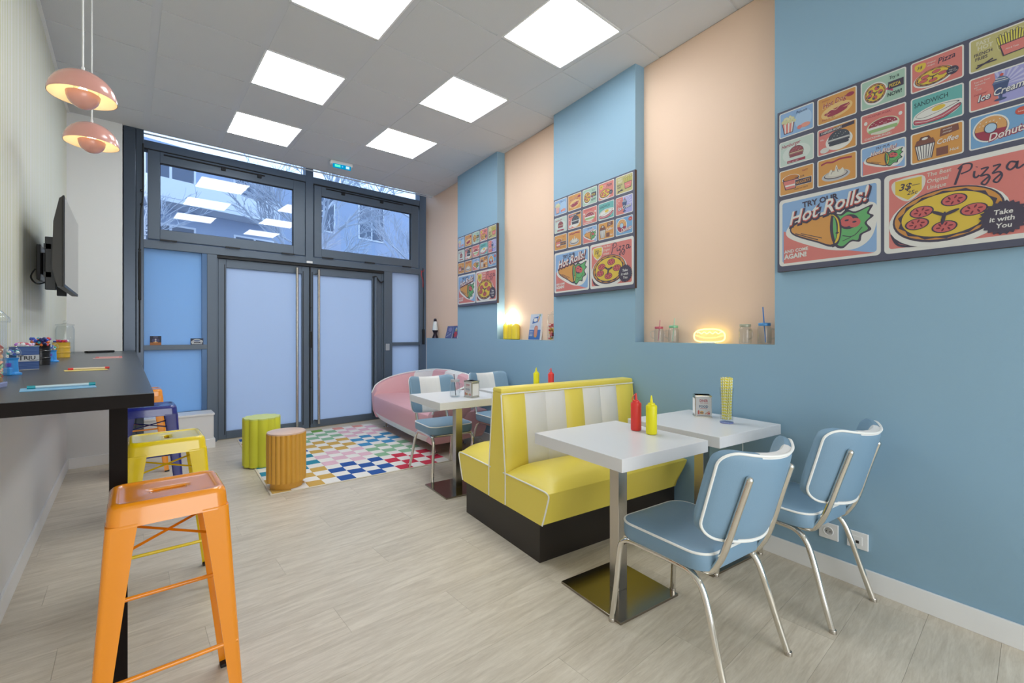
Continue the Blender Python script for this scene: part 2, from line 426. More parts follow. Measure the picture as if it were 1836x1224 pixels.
fbox('meeting_gasket', 1.853, 1.867, 0.04, 0.08, 0.01, 2.167, M_GASKET, 0)
fbox('shadow_gap', 0.122, 1.79, -0.008, 0.09, 3.262, 3.28, M_GASKET, 0)
fbox('shadow_gap', 1.887, 3.497, -0.008, 0.09, 3.255, 3.28, M_GASKET, 0)
# gas strut bars with clips on the top lights
for x0, x1, c in ((0.30, 1.30, (0.86, 1.24)), (2.05, 3.2, (2.28, 2.85))):
    t = MB(); t.tube([(x0, -.035, 3.235), (x1, -.035, 3.235)], 0.008, M_GASKET)
    for cx_ in c: t.box(cx_ - .022, cx_ + .022, -.055, -.018, 3.195, 3.24, M_GASKET, .003)
    t.build('opener_bar', fr)
# clad column on the left and black conduit
cl = MB(); cl.box(-0.04, 0.055, -0.36, 0.1, 0, ZT, M_ALU2, 0.004); cl.box(0.057, 0.118, -0.36, -0.02, 0, ZT, M_ALU2, 0.004)
cl.build('cladding_panel', fr)
t = MB(); t.tube(cr([(.112, -.38, 3.2), (.113, -.38, 2.75), (.108, -.38, 2.62), (.095, -.38, 2.5), (.09, -.38, 2.3), (.085, -.38, 2.1), (.085, -.38, 1.08)], 5), 0.007, M_GASKET, 8)
t.tube([(.085, -.38, 2.1), (.085, -.38, 1.62)], 0.012, M_GASKET, 8)
for z in (2.72, 2.58, 2.12, 1.62): t.sphere((.1 if z > 2.5 else .085, -.38, z), .013, M_GASKET)
t.build('conduit', fr)
# top lights
def top_window(n, x0, x1, z0, z1, gx0, gx1, gz0, gz1):
    wn = empty('window_%d' % n, (0, 6.28, 0), FZ, kind='structure')
    f = MB()
    f.box(x0, gx0, -.03, .05, z0, z1, M_ALU, .004); f.box(gx1, x1, -.03, .05, z0, z1, M_ALU, .004)
    f.box(gx0, gx1, -.03, .05, z0, gz0, M_ALU, .004); f.box(gx0, gx1, -.03, .05, gz1, z1, M_ALU, .004)
    g = .006
    for a in ((gx0, gx0 + g, gz0, gz1), (gx1 - g, gx1, gz0, gz1), (gx0, gx1, gz0, gz0 + g), (gx0, gx1, gz1 - g, gz1)):
        f.box(a[0], a[1], -.012, .02, a[2], a[3], M_GASKET)
    f.build('window_frame', wn)
    MB().box(gx0, gx1, .008, .012, gz0, gz1, M_WINGL).build('pane', wn)
    h = MB()
    for q in (.12, .5, .88): h.box(x0 + (x1 - x0) * q - .09, x0 + (x1 - x0) * q + .06, -.04, -.028, z0 - .012, z0 + .006, M_GASKET)
    h.build('hinge', wn)
    return wn
top_window(1, .165, 1.778, 2.300, 3.262, .268, 1.637, 2.412, 3.144)
top_window(2, 1.897, 3.468, 2.300, 3.255, 1.990, 3.345, 2.410, 3.130)
wn = empty('window_3', (0, 6.28, 0), FZ, kind='structure')
for x0, x1, z0, z1 in ((.122, .702, 1.144, 2.20), (.122, .702, .385, 1.09)):
    MB().box(x0, x1, .020, .026, z0, z1, M_FROSTB).build('pane', wn)
b_ = MB(); b_.box(.652, .702, -.005, .02, 1.144, 2.20, mat('blue_grey_reveal', (70, 104, 146), .3, metal=.2), .001); b_.box(.652, .702, -.005, .02, .385, 1.09, mat('blue_grey_reveal', (70, 104, 146)), .001); b_.build('glazing_bead', wn)
wn = empty('window_4', (0, 6.28, 0), FZ, kind='structure')
for z0, z1 in ((1.138, 2.20), (.15, 1.09)):
    MB().box(3.034, 3.497, .020, .026, z0, z1, M_FROST).build('pane', wn)
wn = empty('window_5', (0, 6.28, 0), FZ, kind='structure')
MB().box(.122, 1.79, .02, .026, 3.365, ZT, M_WINGL).build('pane', wn)
MB().box(1.887, 3.497, .02, .026, 3.365, ZT, M_WINGL).build('pane', wn)
# doors (two leaves)
def leaf(n, x0, x1, gx0, gx1, hx, closer):
    d = empty('door_%d' % n, (0, 6.28, 0), FZ, kind='structure')
    f = MB(); y0, y1 = .035, .085
    f.box(x0, gx0, y0, y1, 0.01, 2.165, M_ALU, .004); f.box(gx1, x1, y0, y1, 0.01, 2.165, M_ALU, .004)
    f.box(gx0, gx1, y0, y1, 0.01, .10, M_ALU, .004); f.box(gx0, gx1, y0, y1, 2.063, 2.165, M_ALU, .004)
    f.box(gx0 - .02, gx0 - .012, y0 - .004, y0 + .004, .06, 2.1, M_GASKET); f.box(gx1 + .012, gx1 + .02, y0 - .004, y0 + .004, .06, 2.1, M_GASKET)
    f.build('door_frame', d)
    MB().box(gx0, gx1, .058, .064, .10, 2.063, M_FROST).build('pane', d)
    h = MB(); h.tube([(hx, -.03, .06), (hx, -.03, 2.13)], .017, M_STEEL, 14)
    for z in (.10, 2.07): h.tube([(hx, -.03, z), (hx + (.03 if n == 1 else -.03), .05, z)], .011, M_STEEL, 8)
    h.build('handle', d)
    return d
d1 = leaf(1, .818, 1.852, .901, 1.757, 1.680, 0)
d2 = leaf(2, 1.868, 2.880, 1.905, 2.735, 1.955, 1)
b_ = MB(); b_.tube([(1.860, .02, .05), (1.860, .02, 2.16)], .006, M_GASKET); b_.box(1.848, 1.874, -.005, .035, 1.08, 1.30, M_BLACK, .006)
for z in (.55, 1.62): b_.sphere((1.860, .018, z), .012, M_GASKET)
b_.build('lock_rod', d2)
b_ = MB(); b_.tube(cr([(2.735, .02, 2.10), (2.78, .0, 2.11), (2.82, .0, 2.06), (2.86, .0, 2.03), (2.895, .0, 2.05)], 5), .010, M_GASKET); b_.tube([(2.775, .0, 2.10), (2.775, 0, .1)], .018, M_ALU); b_.build('door_closer', d2)
fbox('door_contact', 1.80, 1.875, -.03, -.014, 2.205, 2.235, M_TRIM, .003)
fbox('switch_plate', 2.925, 2.985, -.02, -.008, 1.02, 1.12, mat('grey_switch', (170, 175, 182), .4), .003)
# red and black cables in the right corner
t = MB(); t.tube(cr([(3.52, -.05, 2.26), (3.50, -.06, 2.20), (3.53, -.06, 2.10), (3.535, -.05, 2.0)], 6), .004, M_RED, 6)
t.tube(cr([(3.50, -.04, 2.26), (3.54, -.05, 2.24), (3.555, -.05, 2.28)], 6), .003, M_RED, 6)
t.build('red_wire', fr)
t = MB(); t.tube(cr([(3.535, -.05, 2.3), (3.55, -.05, 1.9), (3.545, -.05, 1.5), (3.55, -.05, 1.1)], 6), .008, M_GASKET, 6); t.box(3.53, 3.56, -.07, -.03, 1.1, 1.34, M_GASKET, .005); t.build('cable', fr)
# low white wall under the left pane
lw = MB(); lw.box(.125, .731, 5.995, 6.27, 0, .365, M_WHITEW); lw.box(.115, .74, 5.985, 6.27, .365, .385, M_TRIM, .002)
lw = lw.build('wall_low', kind='structure')
MB().box(.125, .745, 5.981, 5.995, 0, .10, M_TRIM, .002).build('baseboard_low', kind='structure')
MB().box(.731, .745, 5.995, 6.26, 0, .10, M_TRIM, .002).build('baseboard_low_end', kind='structure')

# exit sign on the ceiling
ex = empty('exit_sign', (1.97, 5.50, H), R(-4), 'small white emergency light with green running figure hanging from the ceiling', 'exit sign')
MB().box(-.13, .13, -.035, .035, -.045, 0, M_TRIM, .008).build('housing', ex)
sg = MB(); sg.box(-.105, .105, -.040, -.020, -.088, -.04, emis('exit_green', (.0, .22, .42), 1.0), .004)
sg.box(-.085, -.02, -.042, -.039, -.078, -.05, emis('exit_light_green', (.08, .62, .40), 1.2)); sg.box(.045, .085, -.042, -.039, -.080, -.050, emis('exit_white', (.5, .7, .9), 1.0)); sg.box(-.005, .012, -.042, -.039, -.072, -.056, emis('exit_blue', (.1, .4, .9), 1.0))
sg.build('lit_sign', ex)
# wall sockets
def socket(s, label, kind):
    o = empty('wall_socket', W(s, 0, .232), -RW, label, 'socket', 'two white outlets low on the blue wall')
    MB().box(-.010, 0, -.045, .045, -.042, .042, M_TRIM, .003).build('plate', o)
    b = MB()
    T = Matrix.Rotation(-PI / 2, 4, 'Y')
    if kind:
        b.lathe([(.0, .0095), (.017, .0095), (.021, .0125), (.023, .0125), (.024, .010)], M_TRIM, 24, T)
        for yy in (-.008, .008): b.box(-.0112, -.0098, yy - .002, yy + .002, -.004, .001, M_BLACK)
        b.box(-.0125, -.0098, -.002, .002, .006, .010, M_CHROME)
    else:
        b.box(-.013, -.0098, -.022, .022, -.022, .022, M_TRIM, .002); b.box(-.0135, -.0125, -.008, .006, -.014, 0, M_BLACK)
    b.build('socket_insert', o)
socket(.725, 'white round-pin electric socket on the blue wall behind the rear chair', 1)
socket(.597, 'white network outlet plate on the blue wall, right of the electric socket', 0)
#NEXT
# ================================================================ FURNITURE HELPERS
def rrect(hx, hy, r, n=6):
    """rounded rectangle outline, ccw"""
    out = []
    for cx_, cy_, a0 in ((hx - r, hy - r, 0), (-hx + r, hy - r, PI / 2), (-hx + r, -hy + r, PI), (hx - r, -hy + r, 3 * PI / 2)):
        for i in range(n + 1):
            a = a0 + PI / 2 * i / n; out.append((cx_ + r * math.cos(a), cy_ + r * math.sin(a)))
    return out
def loft(mb, rings, m, cap0=True, cap1=True, smooth=True, T=None, closed=True, matf=None):
    n = len(rings[0])
    if matf is None:
        vs = [p for r in rings for p in r]; fs = []
        for k in range(len(rings) - 1):
            for i in range(n if closed else n - 1):
                j = (i + 1) % n; fs.append([k * n + i, k * n + j, (k + 1) * n + j, (k + 1) * n + i])
        if cap0: fs.append(list(range(n))[::-1])
        if cap1: fs.append([(len(rings) - 1) * n + i for i in range(n)])
        mb.add(vs, fs, m, smooth, T)
    else:
        o = len(mb.v)
        for r in rings:
            for p in r: mb.v.append(T @ Vector(p) if T is not None else Vector(p))
        for k in range(len(rings) - 1):
            for i in range(n if closed else n - 1):
                j = (i + 1) % n
                mb.f.append([o + k * n + i, o + k * n + j, o + (k + 1) * n + j, o + (k + 1) * n + i]); mb.m.append(mb.mi(matf(k, i))); mb.sm.append(smooth)
        if cap0: mb.f.append([o + i for i in range(n)][::-1]); mb.m.append(mb.mi(m)); mb.sm.append(smooth)
        if cap1: mb.f.append([o + (len(rings) - 1) * n + i for i in range(n)]); mb.m.append(mb.mi(m)); mb.sm.append(smooth)
    return mb
def pad(mb, hx, hy, r, z0, z1, m, crown=.012, n=7, edge=.012):
    base = rrect(hx, hy, r, n)
    def ring(k, z, off=0):
        return [((x - math.copysign(min(off, abs(x)), x) if False else x * k), y * k, z) for x, y in base]
    rings = [ring(.94, z0), ring(.985, z0 + .006), ring(1.0, z0 + .02), ring(1.0, z1 - edge), ring(.985, z1 - edge * .3)]
    for k in (.94, .85, .7, .5, .3, .1): rings.append(ring(k, z1 + crown * (1 - k * k)))
    return loft(mb, rings, m)

# ================================================================ CHAIRS
def make_chair(label):
    t = empty('diner_chair', (0, 0, 0), 0, label, 'chair', 'retro blue diner chairs with chrome frames')
    for sx in (-1, 1):
        for pts, nm in (([(sx * .212, .245, .002), (sx * .200, .228, .18), (sx * .192, .220, .30), (sx * .19, .208, .352), (sx * .188, .17, .378), (sx * .187, .08, .383)], 'front_leg'),
                        ([(sx * .187, .08, .383), (sx * .187, -.08, .383), (sx * .187, -.14, .372), (sx * .189, -.18, .335), (sx * .193, -.21, .26), (sx * .203, -.25, .13), (sx * .212, -.292, .002)], 'rear_leg')):
            b = MB(); b.tube(cr(pts, 6), .0125, M_CHROME, 12)
            foot = pts[0] if nm == 'front_leg' else pts[-1]
            lg = b.build('leg', t)
            MB().lathe([(.0145, 0), (.0145, .012), (.0128, .016)], M_STEEL, 12, Matrix.Translation((foot[0], foot[1], 0))).build('foot_cap', lg)
        b = MB(); b.tube(cr([(sx * .155, .02, .384), (sx * .155, -.13, .384), (sx * .155, -.185, .392), (sx * .155, -.218, .43), (sx * .155, -.250, .50), (sx * .148, -.295, .65), (sx * .145, -.331, .765)], 6), [.013] * 37, M_CHROME, 12)
        b.sphere((sx * .145, -.331, .765), .0135, M_CHROME)
        b.build('upright', t)
    b = MB()
    for yy in (.19, .0, -.12): b.tube([(-.187, yy, .381), (.187, yy, .381)], .011, M_CHROME, 10)
    b.build('cross_rail', t)
    b = MB(); pad(b, .212, .212, .075, .393, .468, M_VBLUE, .014); 
    s = b.build('seat', t)
    for o_ in (s,): o_.location = (0, .005, 0)
    b = MB(); b.tube([(x * 1.0, y * 1.0, .462) for x, y in rrect(.2095, .2095, .074, 7)], .005, M_PIPE, 8, closed=True); b.build('piping', s)
    # back pad: columns across x
    HW = .232; zc, hh = .682, .172; tilt = R(15.5); cr_ = .06
    xs = []
    N = 34
    for i in range(N + 1):
        u = -1 + 2 * i / N; xs.append(HW * math.sin(u * PI / 2) if False else HW * (abs(u) ** .85) * (1 if u > 0 else -1))
    xs = sorted(set([round(x, 5) for x in xs] + [-.105, .105, -.1051, .1051]))
    K = 20
    def half_h(x):
        e = abs(x) - (HW - cr_)
        return hh if e <= 0 else hh - cr_ + math.sqrt(max(0, cr_ * cr_ - e * e))
    def yc(x): return 2.05 * x * x
    rings = []
    for x in xs:
        h = half_h(x); th = .024 * (1 if abs(x) < HW - .02 else max(.35, math.sqrt(max(0, 1 - ((abs(x) - HW + .02) / .021) ** 2))))
        ring = []
        rib = .0035 * abs(math.sin((x + .105) / .21 * PI * 4)) if abs(x) < .105 else .004
        for k in range(K):
            a = 2 * PI * k / K
            ca, sa = math.cos(a), math.sin(a)
            zz = h * math.copysign(abs(sa) ** .35, sa); yy = th * math.copysign(abs(ca) ** .5, ca)
            if ca > 0: yy += rib * abs(ca)
            ring.append((x, yc(x) + yy, zz))
        rings.append(ring)
    T = Matrix.Translation((0, -.317, zc)) @ Matrix.Rotation(tilt, 4, 'X')
    def mf(k, i):
        xm = (xs[k] + xs[k + 1]) / 2
        a = 2 * PI * (i + .5) / K
        return M_VWHITE if abs(xm) < .105 and math.cos(a) > -.55 and abs(xm) < .105 else M_VBLUE
    b = MB(); loft(b, rings, M_VBLUE, T=T, matf=mf)
    bk = b.build('backrest', t)
    o0 = rrect(HW - .004, hh - .002, cr_, 8); out = []
    for i in range(len(o0)):
        p_, q_ = Vector(o0[i]), Vector(o0[(i + 1) % len(o0)]); nn = max(1, int((q_ - p_).length / .012))
        out += [tuple(p_.lerp(q_, j / nn)) for j in range(nn)]
    b = MB(); b.tube([T @ Vector((x, yc(x) - .017, z)) for x, z in out], .0052, M_PIPE, 8, closed=True); b.build('piping', bk)
    return t
ch = make_chair('blue diner chair nearest the camera, seen from behind at the front table')
ch.location = W(.845, 1.025); ch.rotation_euler[2] = -RW
c2 = dup(ch, W(.80, .30), -RW - R(1), 'blue diner chair seen from behind, close to the blue wall and the sockets')
b = MB(); b.tube(cr([(.10, -.02, .39), (.15, -.05, .33), (.17, -.05, .30)], 5), .0012, M_PIPE, 5); b.box(.155, .18, -.06, -.04, .27, .31, mat('grey_tag', (150, 140, 125), .6), .002)
b.build('hanging_tag', c2)['label'] = 'small grey label hanging under the seat'
dup(ch, W(3.47, .94), -RW + PI, 'blue and white diner chair facing the camera, in front of the pink sofa')
dup(ch, W(3.52, .27), -RW + PI + R(2), 'blue and white diner chair at the far table, partly hidden behind the yellow booth')

# ================================================================ TABLES
def make_table(label):
    t = empty('diner_table', (0, 0, 0), 0, label, 'table', 'square white diner tables on steel columns')
    MB().box(-.296, .296, -.296, .296, .704, .76, M_TABLE, .002).build('table_top', t)
    MB().box(-.03, .03, -.03, .03, .012, .69, M_STEEL, .002).build('column', t)
    b = MB(); b.box(-.2, .2, -.2, .2, 0, .012, M_STEELD, .0015); bs = b.build('base_plate', t)
    MB().box(-.12, .12, -.12, .12, .69, .704, M_STEEL, .001).build('mounting_plate', t)
    return t
t1 = make_table('white square table nearest the camera, with red and yellow bottles')
t1.location = W(1.245, 1.03); t1.rotation_euler[2] = -RW
dup(t1, W(1.245, .335), -RW - R(.5), 'white square table against the blue wall, with straws and a napkin dispenser')
dup(t1, W(3.02, 1.02), -RW + R(.5), 'white square table behind the yellow booth, with napkin dispenser')
dup(t1, W(3.02, .36), -RW, 'white square table by the wall, mostly hidden behind the yellow booth')
b = MB(); b.tube(cr([(0, 0, .702), (.004, .0, .66), (-.004, 0, .60), (0, 0, .55), (.003, 0, .47)], 5), .0015, M_PIPE, 5)
b.build('cord', loc=W(.99, .36), label='thin white cord hanging from under the wall-side table top', cat='cord')

# ================================================================ BOOTH (back-to-back)
bo = empty('diner_booth', W(2.095, 0), -RW, 'yellow and white back-to-back diner booth on a black plinth', 'booth')
# local: x=-d, y=s-2.095
MB().box(-1.20, -.02, -.43, .43, 0, .222, M_BASE, .002).build('plinth', bo)
BW0, BW1 = .012, 1.21
def booth_seat(sg):
    b = MB(); ds = [BW0, BW0 + .004, .03, .06, .10, .16, .25, .4, .6, .8, .95, 1.04, 1.10, 1.14, 1.17, 1.19, BW1 - .004, BW1]
    rings = []
    for d in ds:
        e = min(d - BW0, BW1 - d); c = min(1, (e / .16)) ; c = math.sin(c * PI / 2) ** .8 if c > 0 else 0
        sec = [(-.415, .218), (-.455, .218), (-.468, .225), (-.49, .29), (-.512, .35), (-.526, .395)]
        tp = []
        for i in range(13):
            u = i / 12; y_ = -.528 + u * (.528 - .075)
            crown = .075 * c * (math.sin(PI * min(1, u * 1.0 + .02)) ** .55) if 0 < u < 1 else 0
            tp.append((y_, .412 + crown * (1 - .12 * u) + (.012 * c if 0 < u else 0)))
        sec += tp + [(-.075, .218)]
        x = -d
        ends = 0.0 if e > .003 else .004
        if d < .05: shrink = (.05 - d) * 1.2
        else: shrink = 0
        rings.append([(x - (.06 * (1 - min(1, (z - .218) / .19)) if d < .05 else 0), (y_ + (ends if y_ < -.3 else 0)) * sg, z) for y_, z in sec])
    loft(b, rings, M_VYEL)
    o = b.build('seat_cushion', bo)
    p = MB(); line = [(-.075, .412), (-.25, .414), (-.45, .414), (-.505, .410), (-.524, .395), (-.510, .345), (-.488, .28), (-.466, .222)]
    p.tube(cr([(-BW1 - .001, a * sg, z) for a, z in line], 5), .0045, M_PIPE, 8)
    p.build('piping', o)
    return o
for sg in (1, -1): booth_seat(sg)
b = MB()
prof = [(-.098, .218), (-.098, .40), (-.047, .90), (.047, .90), (.098, .40), (.098, .218)]
b.prism([(p[0], p[1]) for p in prof], 'x', -BW1 - .002, -BW0, M_VYEL)
T = None
b.box(-BW1 - .004, -BW0, -.054, .054, .893, .930, M_VYEL, .014)
bk = b.build('backrest', bo)
p = MB()
for sg in (1, -1):
    p.tube([(-BW1 - .002, sg * -.098, .222), (-BW1 - .002, sg * -.098, .40), (-BW1 - .002, sg * -.05, .89)], .0045, M_PIPE, 8)
    p.tube([(-BW1, sg * -.053, .893), (-BW0, sg * -.053, .893)], .0045, M_PIPE, 8)
p.build('piping', bk)
for sg in (1, -1):
    for k in range(7):
        c0 = BW0 + .02 + k * (BW1 - BW0 - .03) / 7; c1 = c0 + (BW1 - BW0 - .03) / 7
        m = M_VYEL if k in (0, 3, 6) else M_VWHITE
        q = MB(); rings = []
        for i in range(9):
            u = i / 8; x = -(c0 + u * (c1 - c0)); bl = .020 * math.sin(PI * u) ** .6 if 0 < u < 1 else 0
            rings.append([(x, sg * (a - bl * f), z) for a, z, f in ((-.096, .41, .6), (-.093, .46, 1), (-.082, .60, 1), (-.068, .74, 1), (-.055, .85, .9), (-.049, .885, .3), (-.02, .885, 0), (-.02, .41, 0))])
        loft(q, rings, m)
        q.build('channel_panel', bk)

# ================================================================ SOFA
so = empty('sofa', W(0, 0), -RW, 'pink retro sofa with rounded ends and white stripes by the blue wall', 'sofa')
SC, SA = 4.92, 1.03
def sofa_plan(th, k=1.0, off=0.0):
    c = math.cos(th); sn = max(0, math.sin(th))
    s_ = SC + (SA * k) * math.copysign(abs(c) ** .32, c); d_ = .86 - (.70 - off) * sn ** .9
    return s_, d_
def rimz(s_, d_):
    q = min(1, max(0, (d_ - .16) / .70)); return .44 + .265 * math.sqrt(max(0, 1 - q * q)) + .085 * (1 - ((s_ - SC) / SA) ** 2) * (1 - q)
NS = 64
STR = [(5.20, 5.78), (4.50, 4.93), (3.98, 4.22)]
b = MB(); rings = []; sm = []; rim = []
for k in range(NS + 1):
    th = PI * k / NS; sn = max(0, math.sin(th)) ** .9
    s0, d0 = sofa_plan(th, 1.0); zr = rimz(s0, d0); sm.append(s0)
    ring = []
    for kk, z, off in ((.915, .125, .03), (.95, .22, .02), (.985, .34, .01)):
        s_, d_ = sofa_plan(th, kk, off * 1); ring.append((-d_ + .03 * (1 if z < .2 else 0), s_, min(z, zr - .01)))
    ring.append((-d0, s0, min(.43, zr - .006))); ring.append((-d0, s0, zr - .005))
    s_, d_ = sofa_plan(th, .992, .008); ring.append((-d_, s_, zr + .012)); rim.append((-d_, s_, zr + .012))
    s_, d_ = sofa_plan(th, .965, .035); ring.append((-d_, s_, zr + .012))
    s_, d_ = sofa_plan(th, .93, .075); ring.append((-d_, s_, zr - .005))
    s_, d_ = sofa_plan(th, .90, .12); ring.append((-d_, s_, .43 + (zr - .43) * .5))
    s_, d_ = sofa_plan(th, .89, .15); ring.append((-d_, s_, .40))
    s_, d_ = sofa_plan(th, .80, .15); ring.append((-d_ + .02, s_, .14))
    rings.append(ring)
loft(b, rings, M_VPINK, matf=lambda k, i: M_VWHITE if (any(a <= (sm[k] + sm[k + 1]) / 2 <= c for a, c in STR) and 3 <= i <= 9 and .2 < k / NS < .8) else M_VPINK)
bkr = b.build('backrest', so)
p = MB(); p.tube(rim, .011, M_PIPE, 8); p.build('piping', bkr)
b = MB(); lv = [(.90, .13, .04), (.915, .145, .03), (.945, .200, .01), (.946, .204, .01), (.965, .28, 0), (.975, .36, 0), (.975, .405, .0), (.97, .425, .006), (.95, .438, .025), (.90, .446, .08), (.7, .452, .2), (.4, .455, .35)]
rings = []
for kk, z, fo in lv:
    r_ = []; hw = SA * kk
    for k in range(25): 
        u = 1 - 2 * k / 24; r_.append((-(.16 + fo), SC + hw * u * .93, z))
    for k in range(0, 25):
        u = -1 + 2 * k / 24; r_.append((-(.845 + .045 * (1 - u ** 4) - fo), SC + hw * u, z))
    rings.append(r_)
loft(b, rings, M_VPINK, matf=lambda k, i: (M_VWHITE if (k < 3 and i >= 25) else M_VPINK))
b.build('seat', so)
for s_, d_, a in ((4.08, .74, -1), (5.72, .74, 1), (4.3, .30, -1), (5.6, .30, 1)):
    q = MB(); q.tube([(-d_, s_ - a * .10, .15), (-d_ + 0, s_, .012)], [.016, .012], M_CHROME, 12); q.lathe([(.03, 0), (.03, .008), (.012, .014)], M_CHROME, 16, Matrix.Translation((-d_, s_, 0))); q.tube([(-d_ + .04, s_ - a * .16, .15), (-d_, s_, .03)], .007, M_CHROME, 8)
    q.build('leg', so)

# ================================================================ RUG
RG = {'ochre': (206, 166, 84), 'navy': (34, 84, 158), 'red': (206, 48, 74), 'teal': (36, 134, 160), 'pink': (226, 184, 198), 'green': (140, 184, 148), 'sky': (64, 142, 190), 'salmon': (222, 150, 140), 'lime': (110, 160, 66)}
rgm = {k: mat('rug_' + k, v, .9, bump=.6, bs=300) for k, v in RG.items()}
rgw = mat('rug_ivory', (236, 232, 226), .9, bump=.6, bs=300); rge = mat('rug_edge', (222, 212, 194), .9)
rug = MB(); NX, NY, RWd, RHt = 12, 17, 1.62, 2.30
lay = [['ochre', 'navy', 'red'], ['teal', 'pink', 'green'], ['navy', 'ochre', 'sky'], ['red', 'green', 'pink'], ['navy', 'lime', 'salmon']]
cw, chh = (RWd - .03) / NX, (RHt - .03) / NY
def wob(x, y): return .006 * math.sin(x * 7.3 + y * 3.1) + .004 * math.sin(y * 11 + x * 2)
vs = {}
rug.box(0, RWd, 0, RHt, .0005, .007, rge, .002)
for j in range(NY):
    for i in range(NX):
        off = (j // 4) % 2
        blk = lay[min(4, j // 4)][min(2, max(0, i) // 4)]
        m = rgm[blk] if (i + j) % 2 == 0 else rgw
        x0, y0 = .015 + i * cw, .015 + j * chh
        P = [(x0, y0), (x0 + cw, y0), (x0 + cw, y0 + chh), (x0, y0 + chh)]
        P = [(px + (wob(px, py) if .03 < px < RWd - .03 else 0), py + (wob(py, px) if .03 < py < RHt - .03 else 0)) for px, py in P]
        hz = .011 if m is not rgw else .0095
        ins = .003
        cxm = sum(p[0] for p in P) / 4; cym = sum(p[1] for p in P) / 4
        top = [(p[0] + (cxm - p[0]) * .05, p[1] + (cym - p[1]) * .05, hz) for p in P]; lo = [(p[0], p[1], .0075) for p in P]
        rug.add(lo + top, [[4, 5, 6, 7], [0, 1, 5, 4], [1, 2, 6, 5], [2, 3, 7, 6], [3, 0, 4, 7]], m)
rug.build('checked_rug', loc=(.85, 3.91, 0), rz=-R(3.5), label='multicoloured checked rug lying in front of the glass doors', cat='rug')

# ================================================================ FLUTED SIDE TABLES
def drum(x, y, r, h, lobes, amp, col, top, label, plinth):
    t = empty('fluted_side_table', (x, y, .011), 0, label, 'side table')
    b = MB(); n = lobes * 10; z0 = .05 if plinth else 0
    def rg(z, k=1):
        return [((r + amp * (abs(math.cos(lobes * a / 2)) - .6)) * k * math.cos(a), (r + amp * (abs(math.cos(lobes * a / 2)) - .6)) * k * math.sin(a), z) for a in [2 * PI * i / n for i in range(n)]]
    loft(b, [rg(z0), rg(h - .012), rg(h - .012, .985)], col, smooth=True, cap1=True)
    b.build('body', t)
    b = MB()
    if plinth: b.lathe([(r * .995, h - .012), (r * .995, h - .001), (r * .98, h)], top, 48)
    else: loft(b, [rg(h - .0119, .99), rg(h, .99)], top, smooth=False)
    b.build('top', t)
    if plinth: MB().lathe([(r * .84, 0), (r * .84, z0)], col, 48).build('plinth', t)
drum(1.005, 4.07, .146, .45, 22, .010, mat('ochre_lacquer', (216, 160, 60), .45), mat('ochre_top', (222, 190, 170), .35), 'ochre yellow fluted round side table on the corner of the rug', True)
drum(.99, 4.90, .158, .455, 11, .018, mat('lime_lacquer', (224, 224, 62), .45), mat('lime_top', (214, 222, 120), .35), 'lime yellow wavy round side table behind the ochre one', False)

# ================================================================ BAR COUNTER
bc = empty('bar_counter', (0, 0, 0), 0, 'long dark bar counter along the striped left wall', 'counter')
b = MB(); b.box(XL + .002, .058, 1.655, 5.885, 1.062, 1.0985, M_WENGE, .001); b.box(XL + .002, .0575, 1.656, 5.884, 1.0985, 1.1, M_CTOP); b.build('countertop', bc)
b = MB(); b.box(-.05, 0, 2.12, 2.17, 0, 1.062, M_WENGE, .002); b.build('leg', bc)
b = MB(); b.box(-.05, 0, 5.3, 5.35, 0, 1.062, M_WENGE, .002); b.build('leg', bc)

